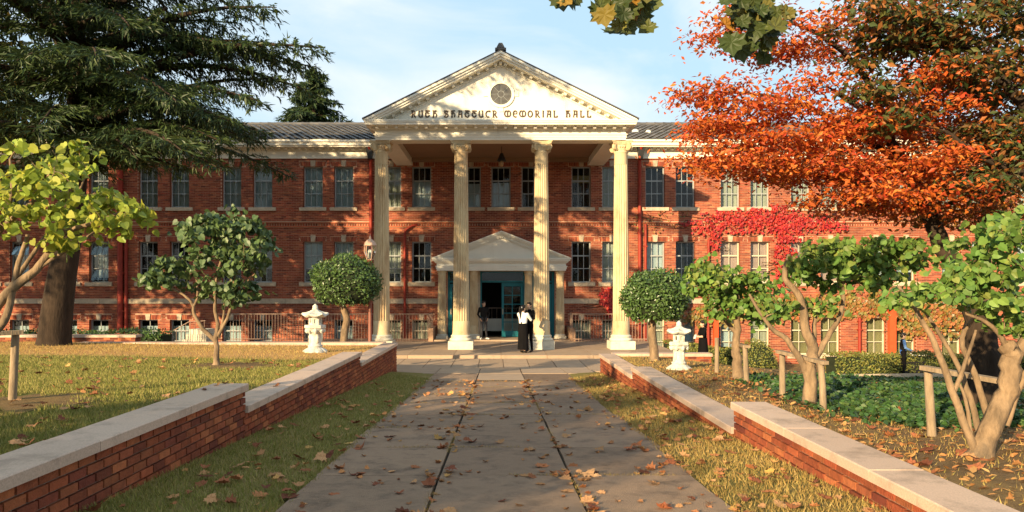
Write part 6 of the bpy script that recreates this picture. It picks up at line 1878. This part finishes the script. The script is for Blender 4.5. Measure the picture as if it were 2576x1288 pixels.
# couple before the column
person('woman in a white blouse and long black skirt embracing a man, hair tied back', (PX(1316, 25.75), 25.75, 0), math.pi - .55, 1.66,
    dict(elL=(.20, -.17, 1.17), wrL=(.14, -.36, 1.28), elR=(-.22, -.18, 1.18), wrR=(-.12, -.36, 1.22), anL=(.07, .02, .10), anR=(-.07, .05, .10), toL=(.08, -.12, .03), toR=(-.08, -.09, .03)),
    dict(legs='skin', hips='suit', hips2='suit', torso='blouse', arms='blouse', fore='blouse', shoes='shoe_black'), hands=[((.14, -.36, 1.28), (-.3, -1, .2), (-1, 0, 0), .6), ((-.12, -.36, 1.22), (.3, -1, .1), (1, 0, 0), .6)], hair='tail', skirt=(.13, 1.06, .165, .20), head_turn=-.3)
person('man in a black suit holding the woman in the white blouse beside the column plinth', (PX(1331, 26.15), 26.15, 0), -.75, 1.76,
    dict(elL=(.30, -.10, 1.16), wrL=(.20, -.33, 1.14), elR=(-.26, -.16, 1.15), wrR=(-.10, -.38, 1.16), anL=(.13, .0, .085), toL=(.17, -.15, .035)),
    dict(legs='suit', hips='suit', hips2='suit', torso='suit', arms='suit', fore='suit', shoes='shoe_black'), hands=[((.20, -.33, 1.14), (-.5, -1, 0), (-1, .2, 0), .7), ((-.10, -.38, 1.16), (.5, -.8, 0), (1, .2, 0), .7)], hair='short', head_turn=.35)
# woman in black on the side path
pw = Vector((PX(1768, 26.3), 26.3, zgard(PX(1768, 26.3), 26.3)))
person('woman in a long black dress with curly dark hair standing by the side path', pw, -math.pi / 2 + .2, 1.60,
    dict(elL=(.20, -.08, 1.12), wrL=(.06, -.26, 1.10), elR=(-.20, -.08, 1.12), wrR=(-.06, -.27, 1.06)),
    dict(legs='suit', hips='suit', hips2='suit', torso='suit', arms='suit', fore='skin', shoes='shoe_black'), hands=[((.06, -.26, 1.10), (-.8, -.5, .1), (0, 1, 0), .6), ((-.06, -.27, 1.06), (.8, -.5, .1), (0, 1, 0), .6)], hair='curly', skirt=(.04, 1.06, .17, .25), extras='paper')
pm = Vector((PX(2272, 28.0), 28.0, zgard(PX(2272, 28.0), 28.0)))
person('man in a dark vest over a light blue shirt standing at the long hedge', pm, math.pi / 2 - .25, (PZ(838, 28.0) - pm.z),
    dict(elL=(.24, -.02, 1.12), wrL=(.16, -.22, 1.02), elR=(-.24, -.02, 1.12), wrR=(-.16, -.24, 1.02)),
    dict(legs='suit', hips='suit', hips2='belt_blue', torso='jacket', arms='shirt_blue', fore='shirt_blue', shoes='shoe_black'), hands=[((.16, -.22, 1.02), (-.2, -1, -.2), (-1, 0, 0), .7), ((-.16, -.24, 1.02), (.2, -1, -.2), (1, 0, 0), .7)], hair='short', head_tilt=.25)

# grow every body into one continuous skin
tmp = []
for d in PEOPLE:
    o = bpy.data.objects.new('tmp_body', d['me']); COL.objects.link(o)
    m = o.modifiers.new('r', 'REMESH'); m.mode = 'VOXEL'; m.voxel_size = .0105; m.use_smooth_shade = True
    s = o.modifiers.new('s', 'SMOOTH'); s.iterations = 3; s.factor = .5
    tmp.append(o)
dg = bpy.context.evaluated_depsgraph_get()
done = [bpy.data.meshes.new_from_object(o.evaluated_get(dg)) for o in tmp]
for o in tmp: bpy.data.objects.remove(o)
for d, me in zip(PEOPLE, done):
    me.name = 'body'
    r = empty('person', d['loc'], d['label'], 'person')
    k = d['H'] / 1.70
    W = Matrix.Translation(d['loc']) @ Matrix.Rotation(d['face'], 4, 'Z') @ Matrix.Scale(k, 4)
    names = sorted(set(d['mats'].values()) | {'skin'}); me.materials.clear()
    for q in names: me.materials.append(M[q])
    nf = len(me.polygons); cen = np.zeros(nf * 3, np.float32); me.polygons.foreach_get('center', cen); cen = cen.reshape(-1, 3)
    best = np.full(nf, 9.0); idx = np.zeros(nf, np.int32)
    for (p0, r0, p1, r1, reg) in d['seg']:
        a = np.array(p0); b = np.array(p1); ab = b - a
        t = np.clip(((cen - a) @ ab) / (ab @ ab), 0, 1); dd = np.linalg.norm(cen - (a + t[:, None] * ab), axis=1) - (r0 + (r1 - r0) * t)
        w = dd < best; best[w] = dd[w]; idx[w] = names.index(d['mats'].get(reg, 'skin'))
    hz_ = d['B']['head'].z - .12
    idx[(cen[:, 2] > hz_) & (np.abs(cen[:, 0] - d['B']['head'].x) < .12) & (np.abs(cen[:, 1]) < .16)] = names.index('skin')
    me.polygons.foreach_set('material_index', idx); me.polygons.foreach_set('use_smooth', np.ones(nf, bool))
    ob('body', me, None, r, W)
    Rh = d['Rh']
    ey = MB()
    for s in (-1, 1): add_ell(ey, (s * .030, -.080, .006), (.012, .008, .007))
    ey.add([], []); e2 = MB().add([tuple(Rh @ Vector(p)) for p in ey.v], ey.f, 0, True); e2.build('eyes', M['hair'], r, W)
    hb = MB()
    if d['hair']:
        add_ell(hb, (0, .022, .045), (.088, .100, .090)); add_ell(hb, (0, .05, -.005), (.080, .074, .085)); add_ell(hb, (0, -.045, .095), (.068, .055, .035))
        if d['hair'] == 'tail':
            pts = [(0, .10, .06), (0, .15, .02), (.01, .15, -.10), (.0, .14, -.25), (.0, .135, -.38)]
            hb.tube(smooth_line(pts), [.045, .05, .052, .05, .048, .045, .045, .042, .04, .036, .034, .03, .028, .022, .016, .012, .006][:len(smooth_line(pts))], 10)
        if d['hair'] == 'curly':
            for i in range(46):
                u = unit(rng.normal(0, 1, 3)); 
                if u[1] < -.45 and u[2] < .5: continue
                add_ell(hb, (u[0] * .11, .03 + u[1] * .11, -.02 + u[2] * .13), (.045, .045, .045))
        h2 = MB().add([tuple(Rh @ Vector(p)) for p in hb.v], hb.f, 0, True); h2.build('hair', M['hair'], r, W)
        if d['hair'] == 'tail':
            rb = MB(); add_ell(rb, (.03, .115, .05), (.036, .018, .026)); add_ell(rb, (-.03, .115, .05), (.036, .018, .026)); add_ell(rb, (0, .12, .04), (.02, .02, .02))
            MB().add([tuple(Rh @ Vector(p)) for p in rb.v], rb.f, 0, True).build('hair_ribbon', M['blouse'], r, W)
    if d['skirt']:
        z0, z1, rt, rb_ = d['skirt']; n = 40; vs = []; rows = 10
        for i in range(rows + 1):
            t = i / rows
            for q in range(n):
                a = 2 * math.pi * q / n; rad = (rt + (rb_ - rt) * t ** .8) * (1 + .05 * t * math.sin(a * 7 + 1))
                vs.append((rad * math.cos(a), rad * .85 * math.sin(a) + .01, z1 + (z0 - z1) * t))
        MB().add(vs, [(i * n + q, (i + 1) * n + q, (i + 1) * n + (q + 1) % n, i * n + (q + 1) % n) for i in range(rows) for q in range(n)] + [tuple(range(n))], 0, True).build('skirt', M['suit'], r, W)
    if d['extras'] == 'paper':
        pp = MB().add([(-.10, -.33, 1.02), (.09, -.34, 1.04), (.09, -.30, 1.19), (-.10, -.29, 1.17), (-.10, -.335, 1.02), (.09, -.345, 1.04), (.09, -.305, 1.19), (-.10, -.295, 1.17)], [(0, 1, 2, 3), (7, 6, 5, 4), (0, 4, 5, 1), (1, 5, 6, 2), (2, 6, 7, 3), (3, 7, 4, 0)])
        o = pp.build('folder', M['blouse'], None, W); tag(o, 'white folder held by the woman in the long black dress', 'folder')
